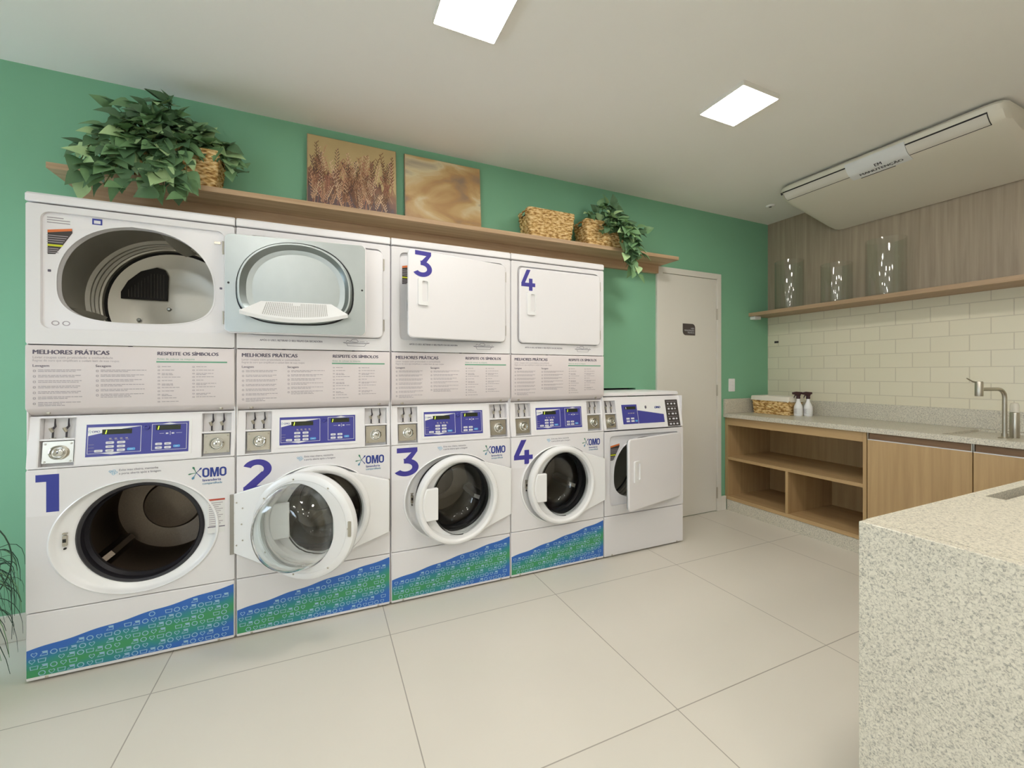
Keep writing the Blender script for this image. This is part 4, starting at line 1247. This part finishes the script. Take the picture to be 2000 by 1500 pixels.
def acp(s_, y, n_):
    """s_ metres down the curved front, n_ off the surface"""
    i = 0; L_ = s_
    while i < len(cv) - 2 and L_ > (cv[i + 1] - cv[i]).length: L_ -= (cv[i + 1] - cv[i]).length; i += 1
    d0 = cv[i + 1] - cv[i]; q = cv[i] + d0.normalized() * L_; f_ = L_ / d0.length
    dp = cv[max(i - 1, 0) + 1] - cv[max(i - 1, 0)] if i == 0 else cv[i + 1] - cv[i - 1]
    dn = cv[min(i + 2, len(cv) - 1)] - cv[i]
    d = dp.normalized().lerp(dn.normalized(), min(f_, 1)).normalized(); n2 = Vector((d.y, -d.x))
    if n2.x > 0: n2 = -n2
    return (q.x + n2.x * n_ - acx, y - acy, q.y + n2.y * n_ - acz)
def acstrip(mb, s0, s1, y0, y1, n_, m, k=10):
    rows = [[acp(s0 + (s1 - s0) * i / k, y, n_) for y in (y0, y1)] for i in range(k + 1)]
    rows2 = [[acp(s0 + (s1 - s0) * i / k, y, n_ - .003) for y in (y0, y1)] for i in range(k + 1)]
    ring = [[r_[0], r_[1], q_[1], q_[0]] for r_, q_ in zip(rows, rows2)]
    mb.loft(ring, m, True, True)
for y0, y1 in ((1.68, 2.130), (1.027, 1.380)):
    acstrip_ = MB(); acstrip(acstrip_, .028, .112, y0, y1, .0015, 'dark'); acstrip_.build('vent_gap', ac, recalc=False)
    acstrip_ = MB(); acstrip(acstrip_, .0365, .105, y0 + .003, y1 - .003, .0032, 'ac_flap'); acstrip_.build('air_flap', ac, recalc=False)
q = MB(); acstrip(q, .030, .048, 2.135, 2.147, .0012, 'inkdark'); q.build('indicator', ac, recalc=False)
q = MB(); acstrip(q,   .158, .163, 1.47, 1.66, .0015, 'dark'); q.build('worn_logo', ac, recalc=False)
# taped paper
pp = MB(); acx0, acy0, acz0 = acx, acy, acz
acstrip(pp, .012, .150, 1.378, 1.700, .0062, 'paper', 40)
po = pp.build('paper_notice', recalc=False, loc=(acx, acy, acz))
tag(po, 'white paper sheet reading em manutenção taped to the air conditioner', 'notice')
tx = MB()
for s_, z_, sz_, xs_ in (('EM', .090, .028, 1.15), ('MANUTENÇÃO', .126, .028, 1.2)):
    vs, fs = textgeo(s_, 'CENTER', 0.0)
    for k in range(3):
        tx.add([acp(z_ - v[1] * sz_, 1.530 - v[0] * sz_ * xs_ - k * .0009, .0088 + k * .00003) for v in vs], fs, 'inkdark')
tx.build('printed_words', po, recalc=False, smooth=0)

# ------------------------------------------------------------ worktop and cabinets along the right wall
CZT, CZB, CXF = .887, .851, 3.38
KX = 3.40
ct = empty('worktop', (3.7, 1.0, CZT)); tag(ct, 'pale granite worktop with upstand and sink along the tiled wall', 'worktop')
def off(mb): mb.v = [(x - 3.7, y - 1.0, z - CZT) for x, y, z in mb.v]; return mb
s = MB(); sy1, sy0_ = 1.29, .72
s.prism([(CXF, -1.6), (X1 - .001, -1.6), (X1 - .001, YW - .001), (CXF, YW - .001)], [rrect(3.432, 3.93, .2, 1.28, .012, 4)], CZB, CZT, 'granite', lambda u, v, a: (u, v, a))
s.prism(rrect(3.4322, 3.9298, .2002, 1.2798, .012, 4), [rrect(3.50, 3.86, .30, .85, .04, 5)], CZB, CZT - .014, 'granite', lambda u, v, a: (u, v, a))
off(s).build('slab', ct, bevel=.003, smooth=0)
off(MB().box(X1 - .022, X1 - .001, -1.6, YW - .022, CZT, 1.012, 'granite')).build('upstand', ct, bevel=.002, smooth=0)
off(MB().box(CXF, X1 - .001, YW - .0215, YW - .001, CZT, 1.018, 'granite')).build('upstand', ct, bevel=.002, smooth=0)
sk = MB()
o_ = rrect(3.502, 3.858, .302, .848, .04, 5); i_ = rrect(3.53, 3.83, .33, .82, .04, 5)
sk.loft([[(x, y, CZB) for x, y in o_], [(x, y, CZT - .16) for x, y in i_]], 'steel'); sk.add([(x, y, CZT - .16) for x, y in i_], [tuple(range(len(i_)))], 'steel')
off(sk).build('sink_bowl', ct, recalc=False)

u = empty('open_shelf_unit', (3.7, 2.2, .10)); tag(u, 'open oak shelf unit with three empty compartments next to green wall', 'shelf unit')
def offu(mb, c): mb.v = [(x - c[0], y - c[1], z - c[2]) for x, y, z in mb.v]; return mb
c = (3.7, 2.2, .10); yl, yr = YW - .004, 1.650; XB = X1 - .004
def bx(name, par, c, *a, m='oak', bev=.001): return offu(MB().box(*a, m), c).build(name, par, bevel=bev, smooth=0)
bx('side_panel', u, c, KX, XB, yl - .028, yl, .10, CZB - .002); bx('side_panel', u, c, KX, XB, yr, yr + .022, .10, CZB - .002)
bx('top_rail', u, c, KX, KX + .02, yr + .022, yl - .028, .782, CZB - .002, m='oak_y')
bx('bottom_board', u, c, KX, XB - .01, yr + .022, yl - .028, .10, .13, m='oak_y')
bx('middle_shelf', u, c, KX, XB - .01, yr + .022, yl - .028, .466, .492, m='oak_y')
bx('divider', u, c, KX + .003, XB - .01, 2.187, 2.209, .13, .466)
bx('back_panel', u, c, XB - .01, XB, yr + .022, yl - .028, .10, CZB - .002)
for k, (ya, yb, lab) in enumerate(((1.1325, 1.645, 'oak base cabinet door next to the open shelf unit, under the worktop'), (.62, 1.1295, 'oak base cabinet below the tap, half hidden by the island'))):
    c = (3.7, (ya + yb) / 2, .10)
    cb = empty('base_cabinet', c); tag(cb, lab, 'cabinet', 'closed oak base cabinets')
    bx('carcass', cb, c, KX + .022, XB, ya, yb, .10, .60, m='oak')
    bx('carcass', cb, c, KX + .022, KX + .04, ya, yb, .60, CZB - .002, m='oak')
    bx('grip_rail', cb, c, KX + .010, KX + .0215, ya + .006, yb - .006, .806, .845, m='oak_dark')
    bx('frame_edge', cb, c, KX, KX + .0215, ya, ya + .005, .806, CZB - .003, m='steel', bev=0); bx('frame_edge', cb, c, KX, KX + .0215, yb - .005, yb, .806, CZB - .003, m='steel', bev=0)
    d_ = bx('cabinet_door', cb, c, KX, KX + .0205, ya + .001, yb - .001, .104, .800)
    bx('edge_profile', cb, c, KX - .001, KX + .0205, ya + .001, yb - .001, .8005, .805, m='enamel2', bev=0)
struct('trim_1', MB().box(KX + .004, X1 - .001, -1.6, YW - .020, 0, .098, 'granite'))

# tap
tp = empty('tap', (3.64, 1.078, CZT - .014)); tag(tp, 'tall swan neck steel tap with lever on its spout end', 'tap')
MB().lathe([(0, 0), (.027, 0), (.027, .004), (.014, .009), (.014, .03), (0, .03)], (0, 0, 0), 'steel', 24, 'z').build('tap_base', tp)
pts = [(0, 0, .02), (0, 0, .24)] + [(-.045 * (1 - cos(R(a))), .014 * (1 - cos(R(a))), .24 + .048 * sin(R(a))) for a in range(15, 91, 15)] + [(-.10, .031, .288), (-.16, .050, .288)]
MB().tube(pts, .0105, 'steel', 16).build('spout', tp)
v = MB().lathe([(0, -.045), (.017, -.045), (.018, -.04), (.018, .035), (.015, .04), (0, .04)], (-.165, .052, .293), 'steel', 24, 'z')
v.build('valve_body', tp)
MB().tube([(-.17, .056, .325), (-.190, .072, .333), (-.212, .088, .352)], [.005, .004, .003], 'steel', 10).build('lever', tp)
# dispenser behind the tap
dp = empty('soap_dispenser', (3.72, 1.062, CZT - .014)); dp.scale = (.80, .80, 1); tag(dp, 'grey cylindrical dispenser with white top standing behind the tap', 'dispenser')
MB().lathe([(0, 0), (.025, 0), (.026, .005), (.026, .145), (.024, .15), (0, .15)], (0, 0, 0), 'steel', 32, 'z').build('dispenser_body', dp)
MB().lathe([(.020, .15), (.024, .152), (.024, .19), (.018, .205), (0, .208)], (0, 0, 0), 'fabric', 32, 'z').build('dispenser_top', dp)

# basket with liner and two spray bottles on the worktop
bk = basket('basket', 3.78, 2.53, CZT, .21, .335, .128, .93, rows=9, handle=False)
tag(bk, 'low rectangular woven basket with folded white liner on the granite worktop', 'basket')
l = MB()
def lr(k, z, dx=0): return [(x, y, z) for x, y in rrect(-.108 * k, .108 * k, -.170 * k, .170 * k, .02, 5)]
rg = []
for k, z in ((.93, .125), (1.04, .128), (1.055, .118), (1.065, .092)): rg.append([(x, y, z + (.012 * sin(i * 1.7) + .006 if z < .1 else 0)) for i, (x, y, _) in enumerate(lr(k, z))])
l.loft([lr(.90, .02), lr(.92, .10)] + [[(x, y, .150) for x, y, z in lr(.98, 0)]] + [[(x, y, .162) for x, y, z in lr(1.01, 0)], [(x, y, .158) for x, y, z in lr(1.05, 0)]] + [[(x, y, .118 + .006 * sin(i * 1.3)) for i, (x, y, z) in enumerate(lr(1.075, 0))]], 'fabric')
l.build('liner', bk, recalc=False)

def bottle(x, y, label):
    o = empty('spray_bottle', (x, y, CZT), R(-28)); tag(o, label, 'spray bottle', 'spray bottles beside the worktop basket')
    MB().lathe([(0, 0), (.030, 0), (.033, .004), (.033, .070), (.031, .085), (.020, .110), (.014, .125), (.0125, .150), (0, .150)], (0, 0, 0), 'plastic', 32, 'z').build('bottle_body', o)
    lb = MB().lathe([(.0336, .018), (.0336, .068)], (0, 0, 0), 'paper', 24, 'z', a0=R(120), a1=R(260))
    for k in range(5): lb.lathe([(.0339, .058 - k * .008), (.0339, .061 - k * .008)], (0, 0, 0), 'ink2', 16, 'z', a0=R(150), a1=R(225 - 8 * (k % 2)))
    lb.build('bottle_label', o, recalc=False)
    h = MB().lathe([(0.0, .148), (.015, .148), (.015, .168), (.011, .172), (0, .172)], (0, 0, 0), 'brown_plastic', 20, 'z')
    h.prism([(-.048, .203), (-.046, .186), (-.030, .183), (-.012, .170), (.012, .170), (.016, .185), (.030, .192), (.028, .206), (-.02, .210)], [], -.010, .010, 'brown_plastic')
    h.build('spray_head', o, bevel=.002)
    MB().tube([(-.022, 0, .185), (-.032, 0, .168), (-.036, 0, .155)], [.005, .004, .003], 'brown_plastic', 8).build('trigger', o)
bottle(3.745, 2.318, 'white spray bottle with brown head touching the worktop basket')
bottle(3.800, 2.270, 'white spray bottle with brown head, farther from the basket')

# ------------------------------------------------------------ island
IX0, IX1, IY0, IY1 = 1.212, 3.0, -.7, .605
isl = empty('granite_island', (2.1, 0, 0)); tag(isl, 'pale speckled granite island block in the right foreground', 'island')
s = MB()
s.prism([(IX0 + .0301, IY0), (IX1, IY0), (IX1, IY1), (IX0 + .0301, IY1)], [[(1.80, .530), (2.62, .530), (2.62, .573), (1.80, .573)]], CZT - .04, CZT, 'granite', lambda u_, v_, a: (u_ - 2.1, v_, a))
s.build('top_slab', isl, smooth=0)
s = MB().box(1.79 - 2.1, 2.63 - 2.1, .52, .583, CZT - .075, CZT - .070, 'steel').box(1.79 - 2.1, 1.80 - 2.1, .52, .583, CZT - .07, CZT - .041, 'steel').box(2.62 - 2.1, 2.63 - 2.1, .52, .583, CZT - .07, CZT - .041, 'steel').box(1.80 - 2.1, 2.62 - 2.1, .52, .53, CZT - .07, CZT - .041, 'steel').box(1.80 - 2.1, 2.62 - 2.1, .573, .583, CZT - .07, CZT - .041, 'steel')
s.build('drain_channel', isl, smooth=0)
MB().box(IX0 - 2.1, IX0 + .03 - 2.1, IY0, IY1, 0, CZT, 'granite').build('end_panel', isl, bevel=.0025, smooth=0)
MB().box(IX0 + .031 - 2.1, IX1 - 2.1, IY1 - .021, IY1 - .001, 0, CZT - .0405, 'granite').build('back_panel', isl, smooth=0)
MB().box(IX0 + .031 - 2.1, IX1 - 2.1, IY0, IY0 + .02, 0, CZT - .0405, 'granite').build('front_panel', isl, smooth=0)
